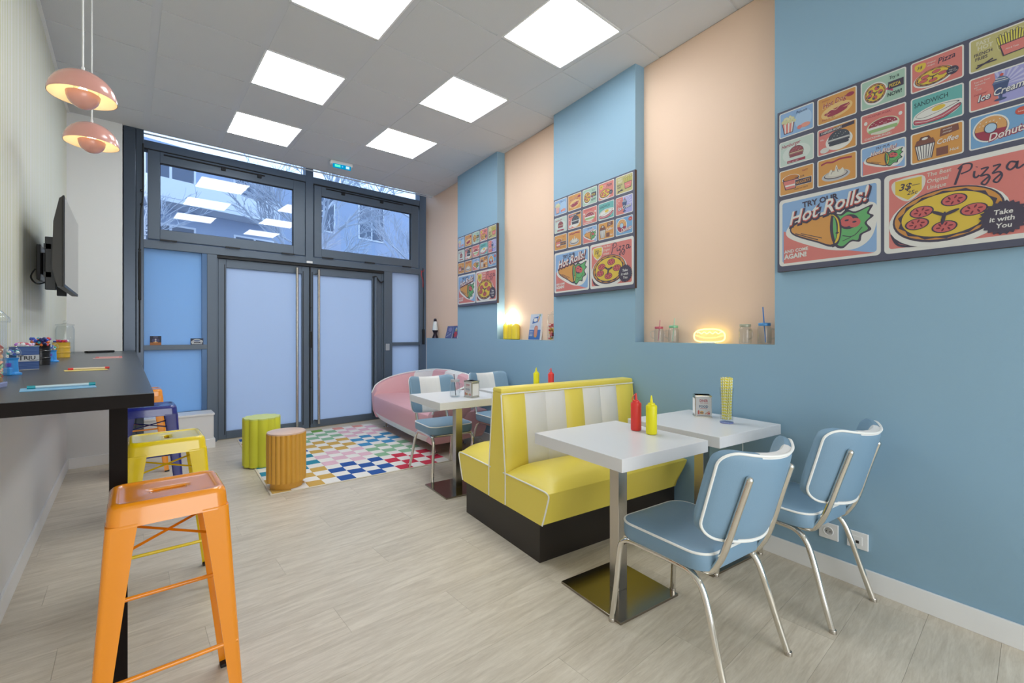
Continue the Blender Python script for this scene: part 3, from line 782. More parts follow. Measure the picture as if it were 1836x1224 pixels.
# ================================================================ BAR STOOLS
def make_stool(m, label, dark, turned=False):
    t = empty('bar_stool', (0, 0, 0), 0, label, 'bar stool', 'glossy metal bar stools at the counter')
    hx, hy = .152, .137
    b = MB()
    def rr(h1, h2, r, z): return [(x, y, z) for x, y in rrect(h1, h2, r, 5)]
    N = 24
    slot = [(max(-.036, min(.036, .0)) , 0)]
    def slotring(z, g=0):
        base = rrect(.0095 + g, .046 + g, .0094 + g, 5) if turned else rrect(.046 + g, .0095 + g, .0094 + g, 5); return [(x, y, z) for x, y in base]
    rings = [rr(hx + .004, hy + .004, .035, .692), rr(hx + .002, hy + .002, .034, .70), rr(hx - .001, hy - .001, .034, .738), rr(hx - .004, hy - .004, .033, .750), rr(hx - .012, hy - .012, .03, .7585), rr(hx - .02, hy - .02, .026, .760), rr(hx - .026, hy - .026, .024, .757), rr(hx - .032, hy - .032, .022, .7545)]
    for q in (.25, .5, .75):
        a = rr(hx - .032, hy - .032, .022, .7545); c = slotring(.7525, .004)
        rings.append([tuple(a[i][k] * (1 - q) + c[i][k] * q for k in range(3)) for i in range(len(a))])
    rings += [slotring(.752, .003), slotring(.750), slotring(.742)]
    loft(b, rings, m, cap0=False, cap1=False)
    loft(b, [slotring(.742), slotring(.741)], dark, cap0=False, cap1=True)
    # inner skirt
    loft(b, [rr(hx - .0, hy - .0, .033, .692), rr(hx - .004, hy - .004, .032, .735)], m, cap0=False, cap1=False)
    b.build('seat', t)
    fx, fy = .196, .150
    for sx in (-1, 1):
        for sy in (-1, 1):
            rings = []
            for u, arm in ((0, .075), (.12, .068), (.3, .060), (.6, .048), (.9, .037), (1, .034)):
                z = .700 - u * .700; X = hx + .003 + (fx - hx) * u; Y = hy + .003 + (fy - hy) * u
                r_ = .016; th = .006
                outer = [(X - arm, Y), (X - r_, Y)] + [(X - r_ + r_ * math.sin(a), Y - r_ + r_ * math.cos(a)) for a in (R(22), R(45), R(68))] + [(X, Y - r_), (X, Y - arm)]
                inner = [(X - th, Y - arm), (X - th, Y - r_), (X - .009, Y - .009), (X - r_, Y - th), (X - arm, Y - th)]
                rings.append([(px * sx, py * sy, z) for px, py in outer + inner])
            q = MB(); loft(q, rings, m); lg = q.build('leg', t)
            q = MB(); X, Y = fx - .013, fy - .013
            q.box(min(sx * (X - .018), sx * (X + .018)), max(sx * (X - .018), sx * (X + .018)), min(sy * (Y - .018), sy * (Y + .018)), max(sy * (Y - .018), sy * (Y + .018)), -.001, .012, M_RUBBER, .003); q.build('foot_pad', lg)
    def at(z): u = (.745 - z) / .745; return hx + (fx - hx) * u - .006, hy + (fy - hy) * u - .006
    X, Y = at(.60)
    for a, c in (((-X, -Y, .60), (X, Y, .63)), ((-X, Y, .63), (X, -Y, .60))):
        mid = tuple((a[i] + c[i]) / 2 for i in range(3)); q = MB(); q.tube([a, c], .009, m, 4, flat=.5); q.build('cross_brace', t)
    for z, ax in ((.30, 'x'), (.19, 'y')):
        X, Y = at(z)
        for sg in (-1, 1):
            q = MB()
            if ax == 'y': q.tube([(-X, sg * Y, .355 if sg > 0 else .24), (X, sg * Y, .355 if sg > 0 else .24)], .0075, m, 10)
            else: q.tube([(sg * X, -Y, z), (sg * X, Y, z)], .0075, m, 10)
            q.build('footrest', t)
    return t
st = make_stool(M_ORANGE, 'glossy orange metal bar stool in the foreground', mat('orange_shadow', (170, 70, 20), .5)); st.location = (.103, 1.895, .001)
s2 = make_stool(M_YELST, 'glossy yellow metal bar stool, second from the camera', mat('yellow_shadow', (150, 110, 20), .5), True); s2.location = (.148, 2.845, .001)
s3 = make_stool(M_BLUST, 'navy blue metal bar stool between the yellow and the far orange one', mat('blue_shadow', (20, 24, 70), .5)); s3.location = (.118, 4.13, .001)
s4 = dup(st, (.093, 5.37, .001), 0, 'far orange metal bar stool at the window end of the counter')

# ================================================================ PENDANT LAMPS
def pendant(y, label):
    t = empty('pendant_lamp', (-.15, y, 2.310), 0, label, 'pendant lamp', 'pink pendant lamps above the counter')
    b = MB(); b.tube([(0, 0, .12), (0, 0, H - 2.31 - .02)], .0035, M_TRIM, 8); b.lathe([(.006, .112), (.006, .135)], M_TRIM, 12); b.lathe([(.045, H - 2.31 - .02), (.045, H - 2.31)], M_TRIM, 20); b.build('cord', t)
    r = .116; prof = [(r * math.cos(a), .115 * math.sin(a)) for a in [R(x) for x in (0, 8, 18, 30, 42, 54, 66, 78, 86)]]
    b = MB(); b.lathe([(r, 0)] + prof, M_PENDP, 40, cap=False); b.lathe([(.008, .1149), (0.0001, .115)], M_PENDP, 40, cap=False)
    b.lathe([(p[0] - .002, p[1] - .0 if i else 0) for i, p in enumerate(prof)][::-1] , M_CREAM, 40, cap=False)
    sh_ = b.build('shade', t)
    b = MB(); rb = .058
    pr_ = [(0.0001, -.048)] + [(rb * math.sin(a), -.048 + .062 * (1 - math.cos(a))) for a in [R(x) for x in (15, 30, 45, 60, 75, 90)]]
    b.lathe(pr_, M_PENDP, 32, cap=False); b.lathe([(p[0] * .96, p[1] + .002) for p in pr_[::-1]], M_CREAM, 32, cap=False); b.build('lower_bowl', t)
    b = MB(); b.sphere((0, 0, .028), .018, emis('warm_bulb', (1, .78, .5), 14)); b.tube([(0, 0, .045), (0, 0, .11)], .010, M_CREAM, 10); b.build('bulb', t)
    b = MB()
    for a in (0, 120, 240): b.tube([(.05 * math.cos(R(a)), .05 * math.sin(R(a)), .0), (.055 * math.cos(R(a)), .055 * math.sin(R(a)), .09)], .0015, M_CHROME, 6)
    b.build('spacer_rod', t)
pendant(2.74, 'pink domed pendant lamp hanging nearer the camera, the larger-looking one')
pendant(3.38, 'pink domed pendant lamp behind and below the first')

# ================================================================ TELEVISION
tv = empty('television', (-.266, 3.945, 1.53), 0, 'flat black television on a bracket on the striped left wall', 'television')
b = MB(); b.box(-.008, 0, -.445, .445, 0, .505, M_BLACK, .002); b.build('screen_frame', tv)
MB().box(-.0005, .0012, -.438, .438, .014, .498, mat('glossy_screen', (16, 17, 20), .01, spec=1.0)).build('screen', tv)
b = MB(); b.prism([(-.008, .0), (-.008, .505), (-.022, .49), (-.045, .36), (-.05, .10), (-.03, .0)], 'y', -.43, .43, mat('brown_black_plastic', (44, 40, 34), .4)); b.build('back_cover', tv)
b = MB(); b.box(-.167, -.150, .12, .32, .08, .30, M_BLACK, .002); b.box(-.15, -.09, .2, .26, .12, .26, M_BLACK, .004); b.box(-.095, -.065, -.30, .30, .22, .25, M_BLACK); b.box(-.095, -.065, -.30, .30, .06, .09, M_BLACK); b.box(-.090, -.045, -.30, -.26, -.01, .29, M_BLACK, .003); b.box(-.090, -.045, .26, .30, -.01, .29, M_BLACK, .003)
b.tube(cr([(-.08, -.27, .04), (-.12, -.29, .02), (-.15, -.25, .06), (-.15, -.1, .12)], 5), .004, M_BLACK, 6); b.build('wall_bracket', tv)
# ================================================================ FLAT PRINT HELPER
def text_geo(s, size=1.0, off=0.0, shear=0.0, align='LEFT', sx=1.0):
    cu = bpy.data.curves.new('t', 'FONT'); cu.body = s; cu.size = size; cu.offset = off; cu.shear = shear; cu.align_x = align; cu.resolution_u = 2
    o = bpy.data.objects.new('t', cu); C.objects.link(o)
    dg = bpy.context.evaluated_depsgraph_get(); ev = o.evaluated_get(dg); me = ev.to_mesh()
    vs = [(v.co.x * sx, v.co.y, 0) for v in me.vertices]; fs = [list(p.vertices) for p in me.polygons]
    ev.to_mesh_clear(); bpy.data.objects.remove(o); bpy.data.curves.remove(cu)
    return vs, fs
PM = {}
def pm(c):
    c = tuple(int((x * .84 + 150 * .16) * .93) for x in c)
    if c not in PM: PM[c] = mat('print_%d_%d_%d' % c, c, .55)
    return PM[c]
class Art:
    """flat print: shapes stacked a few hundredths of a millimetre apart"""
    def __init__(s, x0, y0, sc, z=0.0, dz=.00005): s.mb = MB(); s.x0, s.y0, s.sc, s.z, s.dz = x0, y0, sc, z, dz
    def P(s, p): return (s.x0 + p[0] * s.sc, s.y0 + p[1] * s.sc, s.z)
    def up(s): s.z += s.dz
    def poly(s, pts, c):
        s.up(); bb = bmesh.new(); V = [bb.verts.new(s.P(p)) for p in pts]; f = bb.faces.new(V); f.normal_update()
        if f.normal.z < 0: f.normal_flip()
        bmesh.ops.triangulate(bb, faces=bb.faces[:]); s.mb.bm(bb, pm(c)); return s
    def rect(s, x, y, w_, h_, c, r=0):
        if r: return s.poly([(x + w_ / 2 + a, y + h_ / 2 + b) for a, b in rrect(w_ / 2, h_ / 2, r, 4)], c)
        return s.poly([(x, y), (x + w_, y), (x + w_, y + h_), (x, y + h_)], c)
    def ell(s, x, y, rx, ry, c, rot=0, n=28, a0=0, a1=360):
        R_ = R(rot); pts = []
        full = a1 - a0 >= 360
        for i in range(n if full else n + 1):
            a = R(a0 + (a1 - a0) * i / n); px, py = rx * math.cos(a), ry * math.sin(a)
            pts.append((x + px * math.cos(R_) - py * math.sin(R_), y + px * math.sin(R_) + py * math.cos(R_)))
        return s.poly(pts, c)
    def line(s, pts, w_, c):
        pts = [Vector((p[0], p[1])) for p in pts]; L_ = []; Rr = []
        for k in range(len(pts)):
            d = pts[min(k + 1, len(pts) - 1)] - pts[max(0, k - 1)]
            if d.length < 1e-9: d = Vector((1, 0))
            d.normalize(); n_ = Vector((-d.y, d.x)); ww = w_[k] if isinstance(w_, list) else w_
            L_.append(pts[k] + n_ * ww / 2); Rr.append(pts[k] - n_ * ww / 2)
        s.up(); vs = [s.P(p) for p in L_] + [s.P(p) for p in Rr]; n = len(pts)
        s.mb.add(vs, [[i, n + i, n + i + 1, i + 1] for i in range(n - 1)], pm(c)); return s
    def curve(s, pts, w_, c, closed=False):
        q = cr([(p[0], p[1], 0) for p in pts], 6, closed)
        if closed: q = q + [q[0], q[1]]
        return s.line([(p.x, p.y) for p in q], w_, c)
    def blob(s, pts, c): return s.poly([(p.x, p.y) for p in cr([(p[0], p[1], 0) for p in pts], 5, True)], c)
    def text(s, t, x, y, size, c, off=0.0, shear=0.0, rot=0, align='LEFT', sx=1.0):
        s.up(); vs, fs = text_geo(t, 1.0, off, shear, align, sx); R_ = R(rot); k = size * 1.03
        s.mb.add([s.P((x + (v[0] * math.cos(R_) - v[1] * math.sin(R_)) * k, y + (v[0] * math.sin(R_) + v[1] * math.cos(R_)) * k)) for v in vs], fs, pm(c)); return s
    def outl(s, t, x, y, size, c, c2, o1=.05, shear=.3, rot=0, sx=1.0, dx=.5, dy=-.5, off=.015):
        s.text(t, x + dx, y + dy, size, c2, o1, shear, rot, sx=sx); s.text(t, x, y, size, c, off, shear, rot, sx=sx); return s
DK = (58, 50, 70); CRM = (226, 222, 208); PNK = (224, 122, 114); ORG = (222, 152, 72); LBL = (138, 180, 228); MNT = (168, 204, 184); TEAL = (98, 178, 176)
KHK = (196, 186, 118); LIL = (160, 160, 222); YLW = (232, 196, 62); CRIM = (158, 48, 72); RD = (206, 78, 66); GRN = (96, 178, 104); BRN = (122, 72, 62); SLT = (78, 80, 98); WH = (236, 234, 228); TOM = (210, 92, 92)

def pizza(a, x, y, rx, ry, rot=0, detail=True):
    a.ell(x, y - ry * .10, rx * 1.08, ry * 1.10, WH, rot); a.ell(x, y, rx, ry, DK, rot, 40)
    a.ell(x, y + ry * .02, rx * .96, ry * .93, (210, 140, 60), rot, 40); n = 28; pts = []
    for i in range(n):
        t = 2 * PI * i / n; k = .86 + (.05 if i % 2 else -.02); px, py = rx * k * math.cos(t), ry * k * math.sin(t)
        pts.append((x + px * math.cos(R(rot)) - py * math.sin(R(rot)), y + px * math.sin(R(rot)) + py * math.cos(R(rot))))
    a.poly(pts, DK); a.ell(x, y + ry * .01, rx * .82, ry * .80, YLW, rot, 36)
    for dx, dy in ((-.42, .28), (.18, .48), (.50, -.02), (-.02, -.46), (-.52, -.16)):
        px, py = rx * dx, ry * dy; cx_, cy_ = x + px * math.cos(R(rot)) - py * math.sin(R(rot)), y + px * math.sin(R(rot)) + py * math.cos(R(rot))
        a.ell(cx_, cy_, rx * .235, ry * .225, DK, rot, 20); a.ell(cx_, cy_, rx * .205, ry * .195, TOM, rot, 20)
        if detail:
            for q in range(6):
                t = R(q * 60 + 15); a.ell(cx_ + rx * .115 * math.cos(t), cy_ + ry * .11 * math.sin(t), rx * .045, ry * .030, (112, 36, 52), q * 60, 8)
    for r_ in (20, 150, 260): a.ell(x + rx * .12 * math.cos(R(r_)), y + ry * .14 * math.sin(R(r_)), rx * .16, ry * .06, DK, r_, 14)
def burger(a, x, y, w_, c1, c2, c3):
    a.ell(x, y + w_ * .12, w_ * .5, w_ * .42, DK, 0, 24, 0, 180); a.ell(x, y + w_ * .13, w_ * .47, w_ * .38, c1, 0, 24, 0, 180)
    for i in range(9): a.ell(x + w_ * (-.3 + .075 * i), y + w_ * (.24 + .09 * ((i * 7) % 3)) * (1 - abs(i - 4) * .06), w_ * .02, w_ * .012, WH, 20, 8)
    a.rect(x - w_ * .52, y + w_ * .02, w_ * 1.04, w_ * .10, DK, w_ * .04); a.rect(x - w_ * .5, y + w_ * .035, w_, w_ * .07, c2, w_ * .03)
    a.rect(x - w_ * .50, y - w_ * .09, w_ * 1.0, w_ * .10, DK, w_ * .04); a.rect(x - w_ * .48, y - w_ * .075, w_ * .96, w_ * .07, c3, w_ * .03)
    a.rect(x - w_ * .46, y - w_ * .24, w_ * .92, w_ * .15, DK, w_ * .06); a.rect(x - w_ * .44, y - w_ * .225, w_ * .88, w_ * .12, c1, w_ * .05)
def rolls(a, k=1.0, small=False):
    a.poly([(5, 3), (55, 3), (95, 3), (60, 12), (5, 42)], PNK)
    a.blob([(9, 44), (20, 52), (45, 56), (62, 55), (80, 58), (95, 55), (97, 40), (92, 20), (78, 10), (55, 12), (30, 22), (10, 34)], WH)
    a.blob([(12, 42), (16, 49), (30, 52), (56, 52), (62, 40), (58, 16), (40, 23), (18, 34)], DK); a.blob([(13.5, 42), (18, 47), (30, 50), (54, 50.5), (60, 40), (57, 18.5), (40, 25), (19, 35.5)], ORG)
    a.line([(18, 37), (42, 25.5)], 1.0, DK).line([(24, 36), (46, 27)], .8, DK)
    a.blob([(56, 52), (64, 50), (70, 54), (78, 50), (93, 54), (90, 46), (94, 42), (88, 36), (92, 28), (84, 24), (82, 17), (74, 18), (66, 12), (58, 17), (54, 34)], DK)
    a.blob([(58, 50), (65, 48), (71, 51), (78, 48), (90, 52), (88, 46), (91, 42), (86, 36), (89, 29), (82, 25), (80, 19), (74, 20), (66, 14.5), (60, 19), (57, 34)], GRN)
    a.ell(72, 40, 9, 8, DK, 0, 18); a.ell(70, 41, 6, 6, TOM, 0, 16); a.ell(77, 38, 5.5, 5, TOM, 0, 16); a.ell(70, 42, 2, 1, DK); a.ell(77, 39, 2, 1, DK); a.curve([(66, 36), (70, 34), (76, 33)], .8, DK)
    a.blob([(50, 53), (57, 50), (60, 40), (60, 25), (56, 15), (62, 18), (65, 30), (64, 44), (58, 53)], DK); a.blob([(53, 51), (58, 49), (61.5, 40), (61, 27), (58.5, 19), (62, 22), (63.5, 31), (62, 44), (57, 51)], YLW)
    a.ell(61, 30, 1.6, 1.1, DK); a.curve([(66, 26), (76, 24), (84, 32)], .8, DK); a.curve([(66, 20), (74, 23)], .7, DK)
def cell_base(a, bgc, c2=None, w_=100, h_=80, r=5):
    a.rect(0, 0, w_, h_, WH, r); a.rect(3, 3, w_ - 6, h_ - 6, bgc, 3)
    if c2 is not None: a.poly([(w_ * .5, 3), (w_ - 3, 3), (w_ - 3, h_ - 3), (w_ * .42, h_ - 3)], c2)
def art0(a): # popcorn
    cell_base(a, LBL); a.ell(70, 40, 24, 30, (170, 205, 240))
    a.poly([(14, 10), (40, 10), (46, 46), (8, 46)], DK); a.poly([(16, 12), (38, 12), (44, 44), (10, 44)], PNK)
    for i in range(3): a.poly([(17 + i * 9, 12), (20 + i * 9, 12), (20 + i * 11, 44), (15 + i * 11, 44)], WH)
    for i in range(9): a.ell(11 + i * 4.2, 49 + 5 * math.sin(i * 2.1), 5, 5, (214, 212, 158), 0, 10); 
    for i in range(5): a.ell(17 + i * 5.2, 57 + 3 * math.sin(i * 2.6), 4.4, 4.4, (224, 222, 176), 0, 10)
    a.text('Popcorn', 50, 62, 11, (40, 60, 110), .01, .25, 2, sx=.8); a.ell(76, 20, 14, 7, (232, 150, 130)); a.ell(60, 18, 7, 6, PNK)
def art1(a): # hot dog
    cell_base(a, ORG); a.ell(50, 30, 40, 20, (238, 196, 120), 8)
    a.outl('Hot Dog', 14, 46, 19, CRIM, (240, 214, 160), .04, .35, 8, .85, -.6, -.6); a.ell(84, 62, 10, 6, CRIM)
    for dy, c in ((0, CRIM), (1.5, (222, 150, 110)), (-6, CRIM)): a.ell(52, 30 + dy, 32 - abs(dy), 6.5, c, 10)
    a.ell(50, 33, 33, 4.2, CRIM, 11); a.curve([(24, 28), (36, 36), (48, 32), (60, 40), (78, 40)], 1.4, (240, 214, 160))
    a.text('Fresh on Bun', 12, 9, 7, CRIM, 0, .3, 3, sx=.9); a.text('Delicious', 12, 66, 6, CRIM, 0, .3, 3, sx=.9)
def art2(a):
    cell_base(a, MNT)
    for i in range(8): a.poly([(36, 38), (36 + 60 * math.cos(R(i * 45)), 38 + 34 * math.sin(R(i * 45))), (36 + 60 * math.cos(R(i * 45 + 14)), 38 + 34 * math.sin(R(i * 45 + 14)))], (188, 218, 200)) if False else None
    a.ell(33, 38, 27, 29, WH); pizza(a, 33, 38, 24, 26, 0, False)
    for p in ((22, 46), (40, 52), (30, 24), (46, 34), (20, 30)): a.ell(p[0], p[1], 3.4, 2.6, (60, 76, 92), 30, 10)
    a.poly([(56, 38), (72, 50), (72, 27)], (196, 58, 112)); a.rect(62, 34, 33, 20, DK); a.text('PIZZA', 64, 39, 12, YLW, .02, .1, 0, sx=.72)
    a.text('Try it', 64, 60, 12, (50, 70, 72), .01, .2, 3, sx=.75); a.text('NOW!', 60, 15, 14, (50, 70, 72), .02, .1, 2, sx=.75)
def art3(a):
    cell_base(a, PNK); a.blob([(10, 70), (28, 70), (29, 58), (19, 50), (9, 58)], YLW); a.text('3$', 12, 58, 10, DK, .01, .2); a.text('Original', 32, 64, 5, WH); a.text('Unique', 32, 57, 5, WH)
    a.text('Pizza', 52, 54, 19, DK, .012, .3, 6, sx=.85); pizza(a, 44, 28, 36, 20, 4, False); a.ell(80, 26, 11, 10, DK); a.text('Take it', 73, 27, 4.4, WH); a.text('with You', 72, 22, 4.4, WH)
def art4(a):
    cell_base(a, KHK); a.ell(72, 46, 26, 28, (214, 206, 140))
    a.text('FAST', 12, 62, 13, (222, 216, 186), .03, 0, 0, sx=.8); a.text('HOT', 14, 50, 13, (222, 216, 186), .03, 0, 0, sx=.9)
    a.text('FRENCH', 8, 36, 10, DK, .02, .1, 4, sx=.8); a.text('FRIES', 10, 26, 10, DK, .02, .1, 4, sx=.9)
    for i in range(12): x = 52 + i * 3.6; a.line([(x, 36), (x + (i - 6) * .9, 64 + (i * 5) % 9)], 4.2, DK).line([(x, 36), (x + (i - 6) * .9, 63 + (i * 5) % 9)], 2.6, (226, 214, 84))
    a.poly([(50, 44), (96, 46), (90, 18), (56, 16)], DK); a.poly([(52, 42), (94, 44), (88, 20), (58, 18)], PNK); a.text('Hot & Tasty', 60, 29, 5, WH, 0, .2, 0, sx=.8)
    a.line([(12, 8), (40, 20)], 3.4, DK).line([(14, 14), (46, 14)], 3, DK)
def art5(a):
    cell_base(a, (196, 216, 206))
    a.ell(50, 34, 40, 28, (216, 228, 220)); a.outl('Hamburger', 6, 58, 15, CRIM, WH, .03, .35, 4, .78, -.4, -.4); burger(a, 50, 34, 42, (150, 66, 76), (222, 190, 150), (176, 90, 90)); a.rect(24, 7, 52, 8, CRIM); a.text('Hot - Fast - Best', 27, 9, 5, WH, sx=.85)
def art6(a):
    cell_base(a, PNK, ORG); a.poly([(6, 60), (94, 66), (94, 76), (6, 70)], DK); a.text('CHEESEBURGERS', 10, 63, 8, WH, .01, 0, 4, sx=.86)
    a.ell(56, 32, 34, 26, WH); burger(a, 56, 34, 54, (58, 66, 78), (200, 205, 205), (58, 66, 78)); a.text('99c', 8, 44, 7, WH); a.ell(20, 14, 12, 8, (220, 220, 216))
def art7(a):
    cell_base(a, PNK); a.text('CHICKENBURGER!', 9, 67, 7.6, CRIM, .01, 0, 0, sx=.92); a.ell(50, 36, 36, 22, (214, 226, 190)); a.ell(50, 38, 32, 18, CRIM, 0, 26, 0, 180); a.rect(18, 32, 64, 6, WH, 2); a.rect(18, 22, 64, 10, (150, 186, 120), 4)
    for i in range(12): a.ell(26 + i * 4.5, 44 + 4 * math.sin(i * 1.7), 1.4, .9, WH, 0, 8)
    a.rect(24, 18, 52, 5, CRM, 2); a.text('CHICKENBURGER!', 9, 7, 7.6, WH, .01, 0, 0, sx=.92); a.ell(12, 54, 4, 5, WH); a.ell(88, 54, 4, 5, WH)
def art8(a):
    cell_base(a, TEAL); a.text('SANDWICH', 7, 54, 16, (32, 68, 74), .012, 0, 3, sx=.74); a.blob([(6, 30), (22, 42), (50, 48), (94, 44), (96, 30), (80, 14), (40, 6), (8, 8)], WH)
    a.blob([(8, 22), (30, 16), (60, 20), (92, 34), (92, 24), (64, 8), (30, 6), (8, 10)], DK); a.blob([(9, 21), (30, 15), (60, 19), (91, 32), (91, 25), (64, 9.5), (30, 7.5), (9, 11)], (196, 84, 100)); a.line([(9, 16), (30, 11), (62, 14), (91, 28)], 1.2, WH)
    a.blob([(10, 30), (26, 40), (56, 45), (92, 40), (78, 33), (50, 26), (24, 22)], DK); a.blob([(11, 30), (26, 39), (56, 44), (89, 39.5), (77, 34), (50, 27), (24, 23)], WH); a.ell(54, 37, 13, 6, YLW, 6)
def art9(a):
    cell_base(a, PNK, LIL)
    for i in range(7):
        t0 = R(-5 + i * 18); a.poly([(56, 44), (56 + 38 * math.cos(t0), min(77, 44 + 40 * math.sin(t0))), (56 + 38 * math.cos(t0 + .14), min(77, 44 + 40 * math.sin(t0 + .14)))], (196, 196, 236))
    for i, (x, y) in enumerate(((8, 66), (10, 60), (8, 54), (12, 48))): a.text(['Treat the Taste!', 'Refreshing', 'and', 'Tasty'][i], x, y, 5, WH, 0, .2, 3, sx=.8)
    a.text('Delicious!', 8, 36, 6, CRIM, 0, .2, 3, sx=.9)
    a.poly([(44, 22), (60, 22), (66, 50), (40, 50)], (58, 76, 120)); a.poly([(38, 50), (68, 50), (62, 60), (52, 68), (44, 60)], (84, 104, 148)); a.rect(50, 12, 5, 12, (58, 76, 120)); a.ell(52, 12, 10, 3, (58, 76, 120)); a.ell(54, 68, 3, 3, RD)
    a.line([(42, 56), (64, 54)], 1.4, WH).line([(44, 61), (60, 59)], 1.4, WH)
    a.outl('Ice Cream', 14, 20, 21, WH, (44, 54, 100), .06, .35, 6, .82, .5, -.8)
def art10(a):
    cell_base(a, ORG); a.ell(34, 50, 26, 12, WH); a.ell(34, 50, 24, 10, DK); a.ell(34, 52, 22, 9, (200, 120, 50)); a.poly([(10, 46), (58, 46), (48, 16), (18, 16)], DK); a.poly([(12, 44), (56, 44), (46, 18), (20, 18)], PNK); a.rect(18, 26, 30, 5, WH)
    a.text('TASTY', 66, 62, 7, CRIM, .01, .2, 4, sx=.8); a.rect(46, 22, 48, 20, WH); a.rect(47, 23, 46, 18, DK); a.text('NUGGETS', 49, 27, 12, ORG, .015, 0, 3, sx=.72); a.text('TRY OUR', 46, 45, 7, DK, .01, 0, 3, sx=.9); a.text('GREAT IN TASTE', 44, 10, 6, DK, 0, 0, 2, sx=.85)
def art11(a):
    cell_base(a, ORG); a.curve([(10, 64), (24, 68), (40, 65), (60, 69), (88, 66)], 5, CRIM); a.ell(48, 24, 36, 15, (190, 192, 198)); a.ell(48, 26, 30, 11, DK); a.ell(48, 27, 28, 9.5, (208, 200, 190))
    a.blob([(30, 28), (36, 44), (44, 34), (50, 54), (56, 36), (66, 42), (68, 26), (50, 22)], CRM); a.line([(36, 30), (42, 42)], 1.2, DK).line([(54, 32), (50, 48)], 1.2, DK)
def art12(a):
    cell_base(a, LBL); a.text('TRY OUR', 34, 66, 8, DK, .02, .1, 3, sx=.9); rolls(a); a.outl('Hot Rolls!', 22, 50, 15, WH, CRIM, .05, .35, 8, .9, .5, -.8)
def art13(a):
    cell_base(a, ORG); a.poly([(56, 54), (92, 60), (90, 76), (58, 74)], BRN); a.text('blended', 62, 68, 5, WH, 0, .2, 3); a.text('package', 62, 61, 5, WH, 0, .2, 3)
    a.poly([(14, 8), (42, 8), (48, 46), (8, 46)], DK); a.poly([(16, 9), (40, 9), (46, 44), (10, 44)], WH)
    for i in range(6): a.line([(18 + i * 4, 10), (13 + i * 6, 44)], 1.5, DK)
    a.poly([(8, 46), (48, 46), (44, 58), (12, 58)], BRN); a.poly([(16, 58), (40, 58), (36, 66), (20, 66)], (96, 56, 50)); a.ell(28, 60, 6, 3, WH); a.outl('Coffee', 50, 36, 17, WH, (190, 110, 50), .04, .3, 4, .85)
    a.rect(50, 8, 22, 20, BRN); a.text('Hot', 74, 12, 10, WH, .01, .2, 2)
def art14(a):
    cell_base(a, (112, 166, 214)); a.ell(36, 42, 30, 31, WH); a.ell(36, 42, 27, 28, DK); a.ell(36, 43, 26, 27, (222, 160, 92)); a.ell(36, 42, 26, 27, CRIM, 0, 26, 185, 350)
    for i in range(10): a.ell(18 + (i * 11) % 38, 52 + (i * 7) % 14, 1.6, .8, WH, i * 40, 8)
    a.ell(36, 43, 11, 12, DK); a.ell(36, 43, 9.5, 10.5, (176, 208, 232)); a.ell(86, 64, 11, 9, RD); a.text('Sweet', 79, 62, 4.6, WH); a.outl('Donuts', 32, 12, 23, WH, CRIM, .07, .35, 8, .85, .3, -.6)
def bigrolls(a):
    a.rect(0, 0, 100, 80, WH, 4); a.rect(3.5, 4, 93, 72, LBL, 2.5); rolls(a)
    a.text('TRY OUR', 26, 66, 8.6, DK, .035, 0, 3, sx=.95)
    a.outl('Hot Rolls!', 11, 47, 21, RD, DK, .085, .42, 9, .88, .7, -1.2, .03); a.text('Hot Rolls!', 10.6, 47.8, 21, WH, .012, .42, 9, sx=.88)
    a.text('AND COME', 6, 15, 5, WH, .035, 0, 2, sx=.95); a.text('AGAIN!', 6, 8, 7.4, WH, .045, 0, 2, sx=.95)
def bigpizza(a):
    a.rect(0, 0, 102, 80, WH, 4); a.rect(4, 4.5, 94, 71, PNK, 2.5)
    a.blob([(8, 72), (30, 73), (30.5, 60), (19, 50), (8, 60)], CRM); a.poly([(9, 72), (29.5, 72), (29.5, 59), (19, 51.5), (9, 59)], YLW)
    a.text('3$', 11.5, 62, 9, DK, .02, .2, -3); a.line([(22, 65), (28, 65)], .6, DK); a.text('25c', 18, 56.5, 5.5, DK, .01, .2, -3)
    for i, t_ in enumerate(('The Best', 'Original', 'Unique')): a.text(t_, 33, 70 - i * 6.2, 5.2, CRM, .01, .15, 2, sx=.9)
    # brush lettering of the word Pizza
    k = [([(53, 57), (55, 64), (57.5, 73)], 1.8), ([(55, 71), (59, 74.5), (64, 73), (63, 68), (57, 66)], 1.3), ([(66, 66), (65.6, 61.5), (67, 59.8), (69, 61.5)], 1.5), ([(67.3, 69), (67.6, 69.5)], 1.6),
         ([(70, 66.5), (74.5, 66.8), (72, 63), (70, 60.3), (74, 60.5), (75.5, 57), (73, 52), (70.5, 54), (75, 58.5)], 1.4), ([(77.5, 66.8), (82, 67), (79.5, 63.4), (77.5, 60.6), (81.5, 60.8), (83, 57), (80.5, 52), (78, 54), (82.5, 58.8)], 1.4),
         ([(91.5, 66.2), (88, 67.4), (86, 63.4), (88, 60.6), (91, 63), (92.2, 66.8), (91.8, 61.8), (93.2, 60.8), (96, 63)], 1.5)]
    for pts, w_ in k: a.curve(pts, w_, DK)
    for yo, w1 in ((-4.6, 2.2), (-1.8, 1.6)): a.curve([(6, 24 + yo), (12, 12 + yo), (30, 5.5 + yo * .2), (52, 5 + yo * .2), (72, 11 + yo * .5)], w1, DK)
    pizza(a, 46, 31, 39, 25, 3, True)
    pts = []
    for i in range(48): rr_ = 15.5 if i % 2 else 13.6; pts.append((84 + rr_ * math.cos(2 * PI * i / 48), 20 + rr_ * .98 * math.sin(2 * PI * i / 48)))
    a.poly(pts, DK)
    for i, (t_, x) in enumerate((('Take', 77.8), ('it with', 75.2), ('You', 79.2))): a.text(t_, x, 23.2 - i * 6, 5.8, WH, .02, .12)

